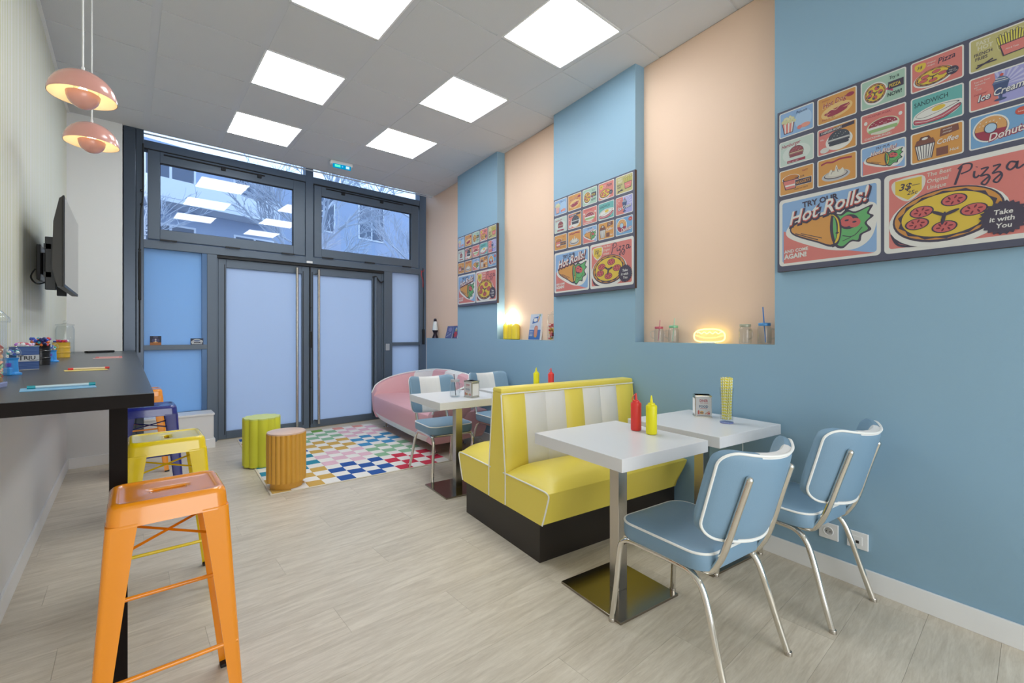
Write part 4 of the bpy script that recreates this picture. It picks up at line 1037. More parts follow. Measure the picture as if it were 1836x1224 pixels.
arts = [art0, art1, art2, art3, art4, art5, art6, art7, art8, art9, art10, art11, art12, art13, art14]
PMAT = Matrix((( -T_.x, 0, N_.x, 0), (-T_.y, 0, N_.y, 0), (0, 1, 0, 0), (0, 0, 0, 1)))
def make_poster(label):
    t = empty('menu_poster', (0, 0, 0), 0, label, 'poster', 'retro diner menu posters on the blue pillars')
    b = MB(); b.box(0, .976, 0, .905, .002, .026, mat('dark_brown_board', (70, 48, 40), .5), .001); bd = b.build('board', t)
    b = MB(); b.box(.001, .975, .001, .904, .026, .0265, mat('slate_print', SLT, .5)); b.build('slate_ground', bd)
    for i in range(15):
        r_, c_ = divmod(i, 5); x0 = .011 + c_ * .1925; y0 = (2.372, 2.208, 2.046)[r_] - 1.62
        a = Art(x0, y0, .001765, .0266); arts[i](a); a.mb.build('picture_panel', t)
    a = Art(.011, .030, .00466, .0266); bigrolls(a); a.mb.build('picture_panel', t)
    a = Art(.490, .030, .00466, .0266); bigpizza(a); a.mb.build('picture_panel', t)
    return t
po = make_poster('largest retro food menu poster, on the pillar nearest the camera')
def pplace(o, s_left): o.matrix_world = Matrix.Translation(W(s_left, 0.0, 1.62)) @ PMAT
def dupm(root, M, label):
    r = root.copy(); C.objects.link(r); r['label'] = label
    def rec(a, b):
        for ch in a.children:
            c = ch.copy(); C.objects.link(c); c.parent = b; rec(ch, c)
    rec(root, r); r.matrix_world = M
    return r
pplace(po, .973)
dupm(po, Matrix.Translation(W(2.988, 0, 1.618)) @ PMAT, 'retro food menu poster on the middle blue pillar, between the two peach niches')
dupm(po, Matrix.Translation(W(4.975, 0, 1.618)) @ PMAT, 'smallest-looking retro food menu poster, on the far blue pillar by the glass front')

# ================================================================ BOTTLES, NAPKINS, STRAWS
def bottle(m, s, d, z, label, rz=0, h=.145):
    o = empty('squeeze_bottle', W(s, d, z), rz, label, 'bottle', 'red and yellow squeeze bottles on the diner tables')
    b = MB(); b.lathe([(.020, 0), (.0262, .003), (.0275, .01), (.0272, h * .5), (.0275, h - .008), (.026, h - .004)], m, 28); b.build('body', o)
    b = MB(); b.lathe([(.0278, h - .02), (.0280, h - .004), (.025, h + .002), (.019, h + .004), (.017, h + .012), (.0075, h + .016), (.0055, h + .034), (.0032, h + .05), (.001, h + .052)], m, 24)
    b.tube(cr([(.016, 0, h + .008), (.024, 0, h + .022), (.016, 0, h + .036), (.006, 0, h + .046)], 5), .0018, m, 6)
    b.build('nozzle_cap', o)
    return o
bottle(M_RED, 1.293, .845, .76, 'red squeeze bottle on the white table nearest the camera', R(160))
bottle(M_YELP, 1.187, .852, .76, 'yellow squeeze bottle beside the red one on the nearest white table', R(200))
bottle(M_YELP, 3.03, .20, .76, 'yellow squeeze bottle showing above the booth back, at the far table', R(200))
bottle(M_RED, 2.90, .13, .76, 'red squeeze bottle showing above the booth back, at the far table', R(160))
def napkin(s, d, rz, label):
    o = empty('napkin_dispenser', W(s, d, .76), rz, label, 'napkin holder', 'metal diner napkin dispensers')
    w_, dp, h = .048, .040, .135
    b = MB(); b.box(-w_, w_, -dp, dp, .004, h, M_STEEL, .004); b.box(-w_ - .002, w_ + .002, -dp - .002, dp + .002, 0, .006, M_CHROME, .001); b.box(-w_ - .001, w_ + .001, -dp - .001, dp + .001, h - .012, h, M_CHROME, .003); b.build('case', o)
    for sg in (-1, 1):
        q = MB(); q.box(sg * w_ - .001 if sg > 0 else -w_ - .0015, w_ + .0015 if sg > 0 else -w_ + .001, -dp + .008, dp - .008, .018, h - .022, M_PAPER, .001); q.build('napkins', o)
    for sg in (1, -1):
        a = Art(-.044, .008, .00088, 0.0); a.rect(0, 0, 100, 132, (226, 226, 226), 3)
        a.text('DINER', 50, 100, 22, (176, 48, 66), .03, 0, 0, 'CENTER', .82); a.text('SINCE', 36, 89, 7, (176, 48, 66), .02, 0, 0, 'CENTER'); a.text('American', 64, 88, 9, (190, 80, 90), .01, .25, 0, 'CENTER', .8)
        a.text('FOOD', 50, 60, 22, (50, 88, 136), .03, 0, 0, 'CENTER', .9); a.rect(26, 51, 48, 3, (190, 80, 90))
        a.rect(12, 14, 11, 24, RD, 3); a.poly([(14, 38), (21, 38), (17.5, 45)], RD); a.ell(38, 28, 12, 9, (226, 170, 90), 0, 20, 0, 180); a.rect(26, 22, 24, 5, (120, 84, 60)); a.rect(27, 16, 22, 6, (226, 170, 90), 2)
        a.poly([(56, 18), (84, 38), (90, 34), (62, 14)], (226, 160, 130)); a.poly([(70, 14), (90, 14), (92, 28), (80, 26)], (214, 96, 90)); a.line([(8, 6), (92, 6)], 2, SLT)
        T = Matrix.Rotation(0 if sg > 0 else PI, 4, 'Z') @ Matrix.Translation((0, -dp - .0012, 0)) @ Matrix.Rotation(PI / 2, 4, 'X')
        q = MB(); q.v = [T @ v for v in a.mb.v]; q.f = a.mb.f; q.m = a.mb.m; q.sm = a.mb.sm; q.mats = a.mb.mats
        q.build('printed_face', o)
    return o
napkin(1.335, .195, R(-52), 'napkin dispenser printed DINER FOOD beside the yellow straws')
napkin(2.86, .975, R(-84), 'napkin dispenser on the far white table, printed side turned left')
# glass of striped paper straws
gp = W(1.137, .262, .76)
o = empty('straw_glass', gp, 0, 'tall clear glass holding yellow striped straws', 'glass')
b = MB(); b.lathe([(.034, 0), (.0365, .004), (.034, .02), (.031, .08), (.033, .15), (.037, .20), (.0355, .20), (.0315, .15), (.0295, .08), (.032, .022), (.0, .018)], M_GLASSJ, 32, cap=False); b.build('glass_body', o)
b = MB(); b.lathe([(.034, .0005), (.036, .003), (.036, .006), (.034, .008)], mat('blue_base_ring', (128, 138, 196), .2), 32); b.build('base_ring', o)
def straw_mat():
    m = bpy.data.materials.new('striped_straw'); m.use_nodes = True; nt = m.node_tree; bs = nt.nodes['Principled BSDF']
    tc = nt.nodes.new('ShaderNodeTexCoord'); sp = nt.nodes.new('ShaderNodeSeparateXYZ'); nt.links.new(tc.outputs['Object'], sp.inputs[0])
    at = nt.nodes.new('ShaderNodeMath'); at.operation = 'ARCTAN2'; nt.links.new(sp.outputs['Y'], at.inputs[0]); nt.links.new(sp.outputs['X'], at.inputs[1])
    a1 = nt.nodes.new('ShaderNodeMath'); a1.operation = 'MULTIPLY'; a1.inputs[1].default_value = 1 / (2 * PI); nt.links.new(at.outputs[0], a1.inputs[0])
    z1 = nt.nodes.new('ShaderNodeMath'); z1.operation = 'MULTIPLY_ADD'; z1.inputs[1].default_value = 62; nt.links.new(sp.outputs['Z'], z1.inputs[0]); nt.links.new(a1.outputs[0], z1.inputs[2])
    fr_ = nt.nodes.new('ShaderNodeMath'); fr_.operation = 'FRACT'; nt.links.new(z1.outputs[0], fr_.inputs[0])
    gt = nt.nodes.new('ShaderNodeMath'); gt.operation = 'GREATER_THAN'; gt.inputs[1].default_value = .45; nt.links.new(fr_.outputs[0], gt.inputs[0])
    mx = nt.nodes.new('ShaderNodeMix'); mx.data_type = 'RGBA'; mx.inputs[6].default_value = (*lin((244, 242, 226)), 1); mx.inputs[7].default_value = (*lin((240, 226, 30)), 1)
    nt.links.new(gt.outputs[0], mx.inputs[0]); nt.links.new(mx.outputs[2], bs.inputs['Base Color']); bs.inputs['Roughness'].default_value = .6
    return m
sm_ = straw_mat()
sb = MB(); sb.lathe([(.0026, 0), (.0026, .236)], sm_, 8, cap=False); sb.lathe([(.0021, .2358), (.0021, .19)], sm_, 8, cap=False)
sme = sb.mesh('straw')
k = 0
for ring_, nn in ((.006, 4), (.014, 8), (.0225, 14)):
    for i in range(nn):
        a = 2 * PI * i / nn + ring_ * 50
        s_ = bpy.data.objects.new('paper_straw', sme); C.objects.link(s_)
        p0 = Vector((ring_ * math.cos(a), ring_ * math.sin(a), .021)); tw = .5
        p1 = Vector((ring_ * 1.28 * math.cos(a + tw), ring_ * 1.28 * math.sin(a + tw), .25)); dv = (p1 - p0).normalized()
        s_.rotation_euler = dv.to_track_quat('Z', 'Y').to_euler(); s_.location = gp + p0 + Vector((0, 0, random.uniform(0, .006)))
        tag(s_, 'yellow and white spiral striped paper straw standing in the tall glass', 'straw', 'paper straws in the glass')
# ---- jars with handles, lids and straws
def mason(pos, lidc, strawc, label, sc=1.0, rz=0, straw=True, hs=.2):
    o = empty('mason_jar', pos, rz, label, 'jar', 'drinking jars on the wall ledge')
    b = MB(); b.lathe([(.0, .001), (.032 * sc, .001), (.036 * sc, .008), (.0365 * sc, .085 * sc), (.034 * sc, .098 * sc), (.029 * sc, .104 * sc), (.029 * sc, .118 * sc)], M_GLASSJ, 28, cap=False)
    b.lathe([(.0, .006), (.033 * sc, .009), (.034 * sc, .085 * sc), (.027 * sc, .104 * sc)], M_GLASSJ, 28, cap=False); b.build('glass_body', o)
    b = MB(); b.tube(cr([(.034 * sc, 0, .088 * sc), (.058 * sc, 0, .082 * sc), (.060 * sc, 0, .045 * sc), (.035 * sc, 0, .03 * sc)], 6), .0045 * sc, M_GLASSJ, 8); b.build('handle', o)
    lm = mat('lid_%d_%d_%d' % lidc, lidc, .35, metal=.3); b = MB(); b.lathe([(.0305 * sc, .106 * sc), (.0315 * sc, .108 * sc), (.0315 * sc, .121 * sc), (.030 * sc, .123 * sc), (.0001, .1225 * sc)], lm, 28, cap=False); b.build('lid', o)
    if straw:
        q = MB(); q.tube([(.006, .0, .012), (-.008, .004, hs)], .0032, mat('straw_%d_%d_%d' % strawc, strawc, .4), 8); q.build('straw', o)
    return o
LZ = 1.2055
mason(W(1.848, -.048, LZ), (196, 96, 110), (196, 120, 130), 'glass jar with pinkish red lid and straw, leftmost on the near ledge', .95, R(120), hs=.165)
mason(W(1.725, -.052, LZ), (128, 186, 150), (170, 206, 180), 'glass jar with green lid and pale straw on the near ledge', 1.0, R(120), hs=.175)
mason(W(1.200, -.048, LZ), (170, 170, 150), (0, 0, 0), 'glass jar with grey lid and no straw, right of the neon hot dog', 1.0, R(240), straw=False)
mason(W(1.085, -.052, LZ), (84, 150, 208), (74, 134, 210), 'glass jar with bright blue lid and blue straw at the end of the near ledge', 1.05, R(-60), hs=.225)
m_ = mason(W(2.955, 1.075, .76), (180, 180, 184), (60, 62, 70), 'glass jar with metal lid and dark straw behind the far napkin dispenser', 1.15, 0, hs=.185); m_['group'] = 'drinking jars'

# ---- neon hot dog
nd = empty('neon_hot_dog', W(1.452, -.06, LZ), -RW, 'glowing yellow neon sign shaped like a hot dog on the near ledge', 'neon sign')
ny = emis('neon_yellow', (1.0, .80, .16), 3.2); nw = emis('neon_orange', (1.0, .55, .12), 2.4)
b = MB()
def yz(pts): return [(-0.0, p[0], p[1]) for p in pts]
b.tube([(0.0, -p[0], p[1]) for p in [(.112 * math.copysign(abs(math.cos(t)) ** .7, math.cos(t)), .052 + .043 * math.copysign(abs(math.sin(t)) ** .7, math.sin(t)) - .006 * math.cos(t) ** 2) for t in [2 * PI * i / 40 for i in range(40)]]], .0045, ny, 8, closed=True)
b.tube([(0.004, .09 - i * .18 / 24, .070 + .006 * math.sin(i * 1.15)) for i in range(25)], .0035, ny, 8)
b.build('neon_outline', nd)
b = MB(); b.tube(cr([(0, .10, .054), (0, .05, .040), (0, 0, .036), (0, -.05, .040), (0, -.10, .054)], 5), .0045, nw, 8); b.build('neon_sausage', nd)
b = MB(); b.box(-.016, .002, -.05, .05, 0, .008, M_PAPER, .002); b.tube([(-.006, -.03, .004), (0, -.03, .014)], .003, M_PAPER, 6); b.tube([(-.006, .03, .004), (0, .03, .014)], .003, M_PAPER, 6)
b.build('stand', nd)

# ---- middle ledge: lamp, box, sweet jar
lp = empty('globe_lamp', W(3.83, -.055, LZ), -RW, 'small table lamp of yellow rounded columns with a glowing white globe', 'table lamp')
yl = mat('lamp_yellow', (232, 206, 60), .35)
for i, (a, y_) in enumerate(((.0, .085), (.0, .0), (.005, -.075))):
    b = MB(); r_ = .046; hgt = (.185, .18, .175)[i]
    b.lathe([(.036, 0), (r_, .008), (r_, hgt - .04), (r_ * .9, hgt - .02), (r_ * .6, hgt - .006), (.001, hgt)], yl, 24, Matrix.Translation((a, y_, 0)), cap=False); b.build('column', lp)
b = MB(); b.sphere((0, .045, .238), .056, emis('globe_glow', (1.0, .93, .74), 16.0), n=24); b.build('globe', lp)
bx = empty('chocolate_box', W(3.425, -.075, LZ), -RW, 'blue and white upright box with an orange biscuit bar picture on the middle ledge', 'box')
Tb = Matrix.Rotation(R(8), 4, 'Y')
b = MB(); b.box(-.012, .012, -.10, .10, .0, .275, WHT if False else M_PAPER, .001, T=Tb); bd = b.build('carton', bx)
a = Art(-.098, .002, .00196, 0.0); a.rect(0, 0, 100, 138, (206, 216, 236)); a.rect(0, 0, 100, 52, (40, 104, 186)); a.poly([(20, 84), (66, 92), (70, 124), (26, 116)], (34, 88, 176)); a.ell(46, 104, 16, 9, WH, 8); a.line([(24, 112), (64, 112)], 3, WH)
a.curve([(80, 128), (76, 110), (68, 92)], [3, 4, 5, 7, 8, 9, 9, 9, 8, 7, 6, 5, 4], (222, 150, 70)); a.ell(82, 128, 5, 7, (110, 170, 110)); a.rect(44, 12, 30, 62, (196, 112, 96), 12); a.rect(48, 16, 22, 54, (222, 140, 116), 9); a.ell(60, 18, 9, 7, ORG)
for i in range(4): a.line([(6, 20 + i * 8), (34, 20 + i * 8)], 2.4, WH)
for i in range(3): a.line([(8, 62 + i * 7), (40, 62 + i * 7)], 1.5, (120, 150, 200))
TT = Tb @ Matrix.Translation((-.0125, 0, 0)) @ Matrix(((0, 0, -1, 0), (-1, 0, 0, 0), (0, 1, 0, 0), (0, 0, 0, 1)))
q = MB(); q.v = [TT @ v for v in a.mb.v]; q.f = a.mb.f; q.m = a.mb.m; q.sm = a.mb.sm; q.mats = a.mb.mats; q.build('printed_front', bd)
sj = empty('sweet_jar', W(3.11, -.052, LZ), 0, 'clear lidded jar of red and yellow sweets at the end of the middle ledge', 'jar')
b = MB(); b.lathe([(0, .001), (.045, .001), (.047, .01), (.047, .20), (.040, .225), (.040, .24)], M_GLASSJ, 28, cap=False); b.build('glass_body', sj)
b = MB(); b.lathe([(.042, .24), (.044, .243), (.042, .25), (.012, .256), (.010, .268), (.012, .278), (.001, .284)], M_GLASSJ, 28, cap=False); b.build('lid', sj)
def candy(pos, rad, z0, z1, n, cols, label, size=.011, cat='sweets', seed=3, name='wrapped_sweets'):
    rnd = random.Random(seed); b = MB()
    for i in range(n):
        a = rnd.uniform(0, 2 * PI); r_ = rad * math.sqrt(rnd.random()); c = cols[rnd.randrange(len(cols))]
        T = Matrix.Translation((r_ * math.cos(a), r_ * math.sin(a), rnd.uniform(z0, z1))) @ Matrix.Rotation(rnd.uniform(0, 6), 4, Vector((rnd.random(), rnd.random(), rnd.random())))
        b.lathe([(.0002, -size), (size * .7, -size * .6), (size * .8, 0), (size * .7, size * .6), (.0002, size)], mat('sweet_%d_%d_%d' % c, c, .3), 8, T, cap=False)
    return b.build(name, loc=pos, label=label, cat=cat, kind='stuff')
candy(W(3.11, -.052, LZ), .032, .014, .155, 60, [(196, 50, 60), (222, 120, 120), (226, 190, 70), (230, 220, 210), (150, 40, 60)], 'red, white and yellow sweets piled inside the ledge jar', .013)

# ---- far ledge: lava lamp and two books
lv = empty('lava_lamp', W(5.86, -.05, LZ), 0, 'small lava lamp with black waisted base and pale glass on the far ledge', 'lava lamp')
b = MB(); b.lathe([(.048, 0), (.046, .006), (.024, .062), (.026, .075), (.043, .112), (.042, .116)], mat('dark_violet_metal', (44, 36, 50), .25, metal=.5), 24); b.build('base', lv)
b = MB(); b.lathe([(.041, .116), (.040, .14), (.026, .238), (.022, .246)], mat('pale_liquid', (214, 222, 226), .15), 24); b.build('glass_bottle', lv)
b = MB(); b.lathe([(.023, .246), (.022, .27), (.017, .286), (.001, .290)], mat('dark_violet_metal', (44, 36, 50), .25), 24, cap=False); b.build('cap', lv)
def book(s, d, hh, ww, colr, label, tilt, artf):
    o = empty('standing_book', W(s, d, LZ), -RW, label, 'book', 'books on the far ledge'); Tb = Matrix.Rotation(R(tilt), 4, 'Y')
    b = MB(); b.box(-.008, .008, -ww / 2, ww / 2, 0, hh, mat('cover_%d' % int(s * 100), colr, .4), .001, T=Tb); b.build('cover', o)
    b = MB(); b.box(-.0065, .0065, -ww / 2 - .0005, ww / 2 - .004, .002, hh - .002 + .0025, M_PAPER, T=Tb); b.build('pages', o)
    a = Art(-ww / 2 + .001, .001, (ww - .002) / 100, 0); artf(a, hh / ww * 100 - 2); TT = Tb @ Matrix.Translation((-.0085, 0, 0)) @ Matrix(((0, 0, -1, 0), (-1, 0, 0, 0), (0, 1, 0, 0), (0, 0, 0, 1)))
    q = MB(); q.v = [TT @ v for v in a.mb.v]; q.f = a.mb.f; q.m = a.mb.m; q.sm = a.mb.sm; q.mats = a.mb.mats; q.build('printed_cover', o)
def bk1(a, h):
    a.rect(0, 0, 100, h, (84, 96, 160)); a.ell(55, h * .72, 26, 16, (140, 140, 200)); 
    for i in range(16): a.ell(20 + (i * 23) % 56, 12 + (i * 17) % 46, 6, 4, [(186, 196, 226), (64, 70, 130), (130, 130, 190)][i % 3], i * 30, 8)
def bk2(a, h):
    a.rect(0, 0, 100, h, (52, 92, 150)); a.ell(60, h * .36, 30, 34, (206, 50, 70)); a.ell(60, h * .72, 18, 20, (196, 200, 222)); a.ell(60, h * .66, 14, 10, (220, 200, 60)); a.ell(60, h * .56, 12, 6, (50, 150, 150)); a.rect(14, 4, 24, 40, (70, 30, 40))
book(5.43, -.062, .175, .20, (70, 80, 140), 'violet-blue book leaning on the far ledge beside the lava lamp', 14, bk1)
book(5.215, -.050, .175, .15, (196, 50, 60), 'book with red and yellow cover at the right end of the far ledge', 12, bk2)

# ================================================================ ITEMS ON THE COUNTER
CZ = 1.1005
cd = empty('sweet_canister', (-.352, 2.14, CZ), 0, 'large clear canister of striped jelly sweets cut by the left picture edge', 'canister')
b = MB(); b.lathe([(0, .002), (.056, .002), (.060, .008), (.060, .205), (.062, .21)], M_GLASSJ, 6, Matrix.Rotation(R(20), 4, 'Z'), smooth=False, cap=False); b.lathe([(.060, .0), (.061, .012), (.060, .016)], mat('clear_blue_base', (150, 158, 200), .1), 6, Matrix.Rotation(R(20), 4, 'Z'), smooth=False, cap=True); b.build('clear_body', cd)
b = MB(); b.lathe([(.065, .205), (.067, .212), (.064, .222), (.05, .24), (.03, .255), (.01, .262), (.0001, .263)], M_GLASSJ, 32, cap=False); b.build('domed_lid', cd)
b = MB(); rnd = random.Random(5)
for i in range(26):
    c = [(236, 150, 60), (240, 190, 110), (226, 110, 60), (120, 170, 90), (240, 210, 170)][i % 5]; a = rnd.uniform(0, 6.28); zz = .02 + i * .0045
    b.tube(cr([(.044 * math.cos(a + q), .044 * math.sin(a + q), zz + .012 * math.sin(q * 2)) for q in (0, .7, 1.4, 2.1)], 4), .0075, mat('jelly_%d' % (i % 5), c, .4), 6, flat=.6)
b.build('jelly_sweets', loc=(-.352, 2.14, CZ + .002), label='orange and green striped jelly sweets filling the clear canister', cat='sweets', kind='stuff')
def gumball(x, y, label, rz):
    bm_ = mat('sky_blue_plastic', (58, 150, 226), .3); o = empty('gumball_machine', (x, y, CZ), rz, label, 'gumball machine', 'small blue gumball machines on the counter')
    b = MB(); b.lathe([(.030, 0), (.030, .006), (.020, .012), (.018, .06), (.022, .07)], bm_, 8, smooth=False); b.box(-.012, .012, -.038, -.014, 0, .03, bm_, .003); b.build('base', o)
    MB().sphere((0, 0, .090), .027, M_GLASSJ, n=20).build('globe', o)
    b = MB(); rn = random.Random(int(y * 10))
    for i in range(16):
        c = [(230, 230, 236), (60, 190, 180), (90, 110, 200), (236, 240, 240)][i % 4]; a = rn.uniform(0, 6.28); q = rn.uniform(0, .017)
        b.sphere((q * math.cos(a), q * math.sin(a), .078 + rn.uniform(0, .022)), .006, mat('gum_%d' % (i % 4), c, .3), n=8)
    b.build('gumballs', o)['kind'] = 'stuff'
    b = MB(); b.box(-.008, .008, -.027, -.018, .035, .05, mat('violet_knob', (110, 80, 180), .4), .002); b.build('crank', o)
gumball(-.362, 2.745, 'small blue gumball machine left of the striped blue tin', R(-20))
gumball(-.345, 3.86, 'small blue gumball machine between the black and the yellow tin', R(-20))
def tin(x, y, r, h, m, ribs, name, label, square=False, rz=0):
    o = empty(name, (x, y, CZ), rz, label, 'tin', 'tins of sweets on the counter')
    b = MB()
    if square: b.box(-r, r, -r * .8, r * .8, 0, h, m, .004); b.box(-r - .001, r + .001, -r * .8 - .001, r * .8 + .001, h - .004, h + .001, M_CHROME, .001)
    else:
        pr_ = [(r * .96, 0), (r, .002)]
        for i in range(1, ribs): z = h * i / ribs; pr_ += [(r, z - .005), (r + .0025, z - .002), (r + .0025, z + .002), (r, z + .005)]
        pr_ += [(r, h - .003), (r + .002, h), (r - .002, h), (r - .003, h - .006), (.0005, h - .008)]
        b.lathe(pr_, m, 32, cap=False)
    b.build('body', o); return o
tr = tin(-.372, 3.11, .040, .112, mat('tin_blue', (44, 84, 160), .35, metal=.2), 4, 'sweet_tin', 'blue tin with a white band lettered TRIU, between gumball machine and black tin', True, R(30))
a = Art(-.0395, .0, .00079, 0.0)
a.rect(0, 0, 100, 140, (44, 82, 156))
for i in range(5): a.rect(0, 96 + i * 8, 100, 2, (96, 132, 196)); 
for i in range(4): a.rect(0, 8 + i * 9, 100, 2, (96, 132, 196))
a.rect(0, 50, 100, 38, (216, 220, 226)); a.rect(0, 0, 100, 3, WH)
a.text('T', 6, 59, 38, (44, 46, 56), .03); a.text('RIU', 30, 61, 29, (44, 46, 56), .03, sx=1.15); a.curve([(50, 60), (64, 54), (80, 54), (97, 58)], 2.6, (44, 46, 56))
TT = Matrix.Translation((0, -.0325, 0)) @ Matrix.Rotation(PI / 2, 4, 'X')
q = MB(); q.v = [TT @ v for v in a.mb.v]; q.f = a.mb.f; q.m = a.mb.m; q.sm = a.mb.sm; q.mats = a.mb.mats; q.build('printed_front', tr)
tin(-.362, 3.52, .040, .112, mat('tin_black', (24, 22, 24), .25), 3, 'sweet_tin', 'glossy black drum-shaped tin with ribs on the counter')
tin(-.360, 4.52, .046, .108, mat('tin_yellow', (224, 180, 60), .35), 3, 'sweet_tin', 'yellow drum-shaped tin in front of the tall lidded glass jar')
SW = [(150, 70, 180), (226, 70, 60), (60, 90, 190), (236, 236, 240), (50, 170, 190), (230, 120, 50), (200, 160, 220), (40, 50, 110)]
candy((-.372, 3.11, CZ), .028, .106, .122, 46, [(180, 110, 200), (220, 190, 230), (236, 236, 240), (220, 110, 130)], 'lilac and white wrapped sweets heaped in the blue tin', .009, seed=4)
candy((-.362, 3.52, CZ), .036, .106, .142, 70, SW, 'many-coloured wrapped sweets heaped above the black tin', .010, seed=5)
candy((-.360, 4.52, CZ), .036, .100, .122, 50, [(50, 70, 160), (190, 60, 120), (236, 236, 240), (200, 60, 60)], 'blue and pink wrapped sweets heaped in the yellow tin', .010, seed=6)
gj = empty('lidded_glass_jar', (-.372, 4.93, CZ), 0, 'tall empty glass jar with knobbed lid at the far end of the counter', 'jar')
b = MB(); b.lathe([(0, .002), (.052, .002), (.055, .01), (.055, .205), (.050, .222), (.046, .232)], M_GLASSJ, 36, cap=False); b.lathe([(0, .012), (.050, .014), (.052, .2), (.043, .232)], M_GLASSJ, 36, cap=False); b.build('glass_body', gj)
b = MB(); b.lathe([(.050, .232), (.055, .235), (.055, .240), (.050, .243), (.02, .247), (.008, .252), (.014, .262), (.010, .272), (.0005, .276)], M_GLASSJ, 36, cap=False); b.build('lid', gj)
def sheet(x0, x1, y, m, label, rz, items):
    o = MB().box(-(x1 - x0) / 2, (x1 - x0) / 2, -.055, .055, 0, .0015, m).build('paper_card', loc=((x0 + x1) / 2, y, CZ), rz=rz, label=label, cat='card', group='coloured cards on the counter')
    for nm, lab, cm, dy, ln, capc in items:
        e = empty(nm, ((x0 + x1) / 2 + dy * .3, y + dy, CZ + .0063), rz, lab, 'pen', 'pens lying on the coloured cards')
        b = MB(); b.tube([(-ln / 2, 0, 0), (ln / 2, 0, 0)], .0042, cm, 10); b.build('barrel', e)
        b = MB(); b.tube([(ln / 2 - .012, 0, 0), (ln / 2 + .004, 0, 0)], .0052, capc, 10); b.tube([(-ln / 2 - .004, 0, 0), (-ln / 2 + .014, 0, 0)], .0052, capc, 10); b.build('end_cap', e)
tq = mat('turquoise_plastic', (30, 160, 170), .3)
sheet(-.245, -.08, 1.98, mat('blue_card', (130, 190, 230), .5), 'light blue card with a turquoise-ended pen, nearest on the counter', R(6), [('pen', 'clear pen with turquoise ends lying on the light blue card', mat('pale_clear', (206, 222, 226), .2), .02, .145, tq)])
sheet(-.22, -.075, 2.88, mat('yellow_card', (226, 204, 120), .5), 'yellow card with a red-ended pen in the middle of the counter', R(6), [('pen', 'cream pen with red ends lying on the yellow card', mat('cream_pen', (232, 216, 190), .3), .03, .135, M_RED)])
sheet(-.18, -.03, 4.18, mat('pink_card', (222, 184, 176), .5), 'pale pink card far along the counter, with a pink pen on it', R(4), [('pen', 'thin pink pen lying on the pale pink card', mat('pink_pen', (226, 170, 170), .3), .02, .13, mat('pink_end', (214, 130, 130), .3))])
b = MB(); b.box(-.11, .11, -.022, .022, 0, .018, M_BLACK, .007); rm = b.build('remote_control', loc=(-.19, 5.47, CZ), rz=R(36), label='long black remote control lying at the window end of the counter', cat='remote control')

# small cards on the window rail
def card(x, w_, h, artf, label):
    o = empty('small_card', FL(x, -.010, 1.1445), FZ, label, 'card', 'small cards standing on the window rail')
    MB().box(-w_ / 2, w_ / 2, .0, .004, 0, h, M_PAPER, .0005).build('backing', o)
    a = Art(-w_ / 2, 0, w_ / 100, 0); artf(a, h / w_ * 100); TT = Matrix.Translation((0, -.0003, 0)) @ Matrix.Rotation(PI / 2, 4, 'X')
    q = MB(); q.v = [TT @ v for v in a.mb.v]; q.f = a.mb.f; q.m = a.mb.m; q.sm = a.mb.sm; q.mats = a.mb.mats; q.build('printed_face', o)
def cda(a, h):
    a.rect(0, 0, 100, h, (34, 34, 56)); a.ell(50, h * .52, 34, 24, (70, 70, 120)); a.rect(0, 0, 100, h * .3, (190, 110, 50)); a.ell(50, h * .3, 20, 10, (230, 150, 70)); a.ell(50, h * .62, 7, 9, WH); a.ell(50, h * .42, 7, 9, WH); a.rect(30, h - 14, 40, 6, (150, 150, 190))
def cdb(a, h):
    a.rect(0, 0, 100, h, (28, 36, 66)); a.ell(50, h * .62, 34, h * .26, WH); a.ell(50, h * .62, 28, h * .18, (120, 140, 180)); a.ell(16, h * .4, 12, 14, (210, 215, 220)); a.ell(84, h * .5, 12, 14, (210, 215, 220)); a.rect(10, 4, 80, 9, (200, 206, 214))
card(.232, .098, .10, cda, 'small dark card with orange glow standing on the left window rail')
card(.605, .122, .072, cdb, 'small dark blue and white card standing at the right of the window rail')

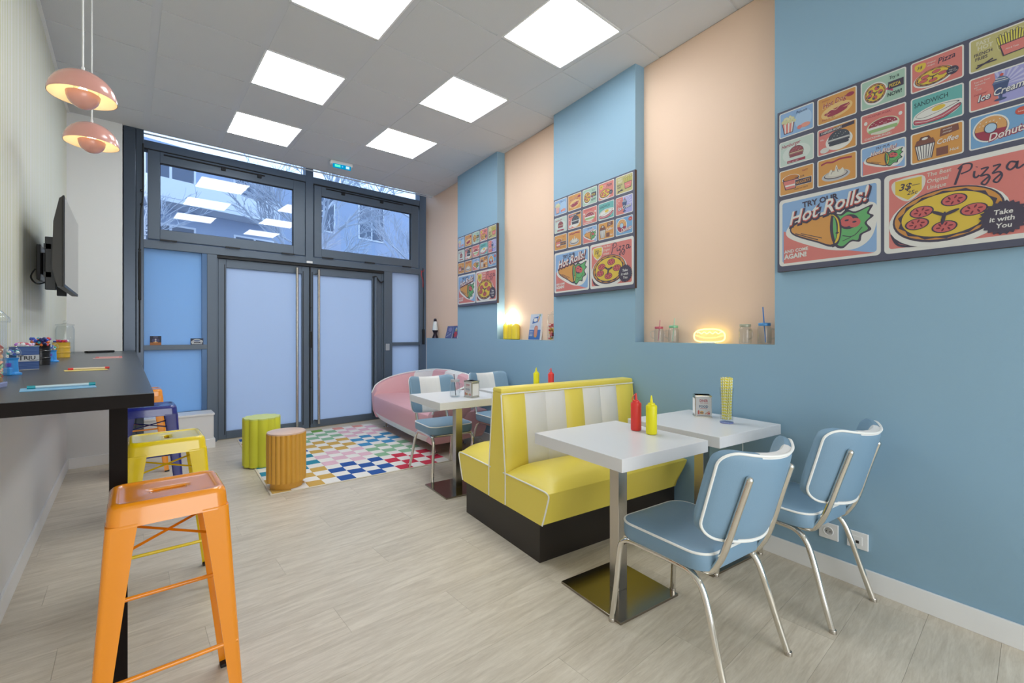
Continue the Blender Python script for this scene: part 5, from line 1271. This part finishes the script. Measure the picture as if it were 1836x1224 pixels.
# ================================================================ OUTSIDE
gr = MB().box(-20, 30, 6.7, 60, -.3, -.02, mat('pavement', (120, 122, 126), .9, var=.1), 0).build('ground', kind='structure')
bf = empty('apartment_building', (-2, 21, 0), R(14), 'pale apartment building with balcony bands seen through the top windows', 'building')
wm = mat('facade_grey', (150, 164, 188), .8, var=.12, vs=.6); wl_ = mat('balcony_white', (214, 218, 226), .7); gm = mat('dark_pane', (80, 92, 112), .15)
MB().box(-14, 16, 0, 6, 0, 8.6, wm).build('facade', bf)
for k in range(2):
    z = 3.2 + k * 2.9
    MB().box(-14, 7, -1.1, -.02, z, z + .18, wl_).build('balcony_slab', bf)
    MB().box(-14, 7, -1.12, -1.06, z + .15, z + .85, wl_).build('balcony_front', bf)
    for i in range(9):
        x = -13 + i * 3.1
        f = MB().box(x, x + 1.7, -.04, .02, z + .3, z + 2.3, wl_).build('window', bf)
        MB().box(x + .08, x + .8, -.06, -.03, z + .38, z + 2.22, gm).build('pane', f); MB().box(x + .9, x + 1.62, -.06, -.03, z + .38, z + 2.22, gm).build('pane', f)
def tree(x, y, h, seed, label):
    o = empty('bare_tree', (x, y, -.02), 0, label, 'tree', 'bare trees outside'); rn = random.Random(seed); tw = MB(); bm2 = mat('frosty_bark', (176, 182, 194), .9)
    MB().tube(cr([(0, 0, 0), (.05, .02, h * .3), (0, .06, h * .55), (.08, 0, h * .9)], 4), [.14, .13, .12, .11, .10, .09, .08, .07, .06, .05, .04, .03, .02], bm2, 8).build('trunk', o)
    def br(p, d, L_, r_, lv_):
        q = p + d * L_; mid = (p + q) / 2 + Vector((rn.uniform(-1, 1), rn.uniform(-1, 1), rn.uniform(-.5, 1))) * L_ * .08
        tw.tube([p, mid, q], [r_, r_ * .8, r_ * .6], bm2, 4, cap=False)
        if lv_ > 0:
            for _ in range(4):
                nd_ = (d + Vector((rn.uniform(-1, 1), rn.uniform(-1, 1), rn.uniform(-.3, .8))) * .75).normalized(); br(p + (q - p) * rn.uniform(.4, 1), nd_, L_ * rn.uniform(.5, .75), r_ * .6, lv_ - 1)
    for i in range(9):
        a = rn.uniform(0, 6.28); br(Vector((0, .03, h * (.3 + .07 * i))), Vector((math.cos(a), math.sin(a), rn.uniform(.3, 1.2))).normalized(), h * rn.uniform(.22, .32), .045, 4)
    tw.build('branches', o)
tree(4.6, 14.5, 6.2, 3, 'bare frosty tree outside the right top window')
tree(9.2, 17.0, 7.0, 8, 'second bare tree farther right outside the glass front')
tree(-.8, 17.5, 6.4, 12, 'bare tree outside between the two top windows')
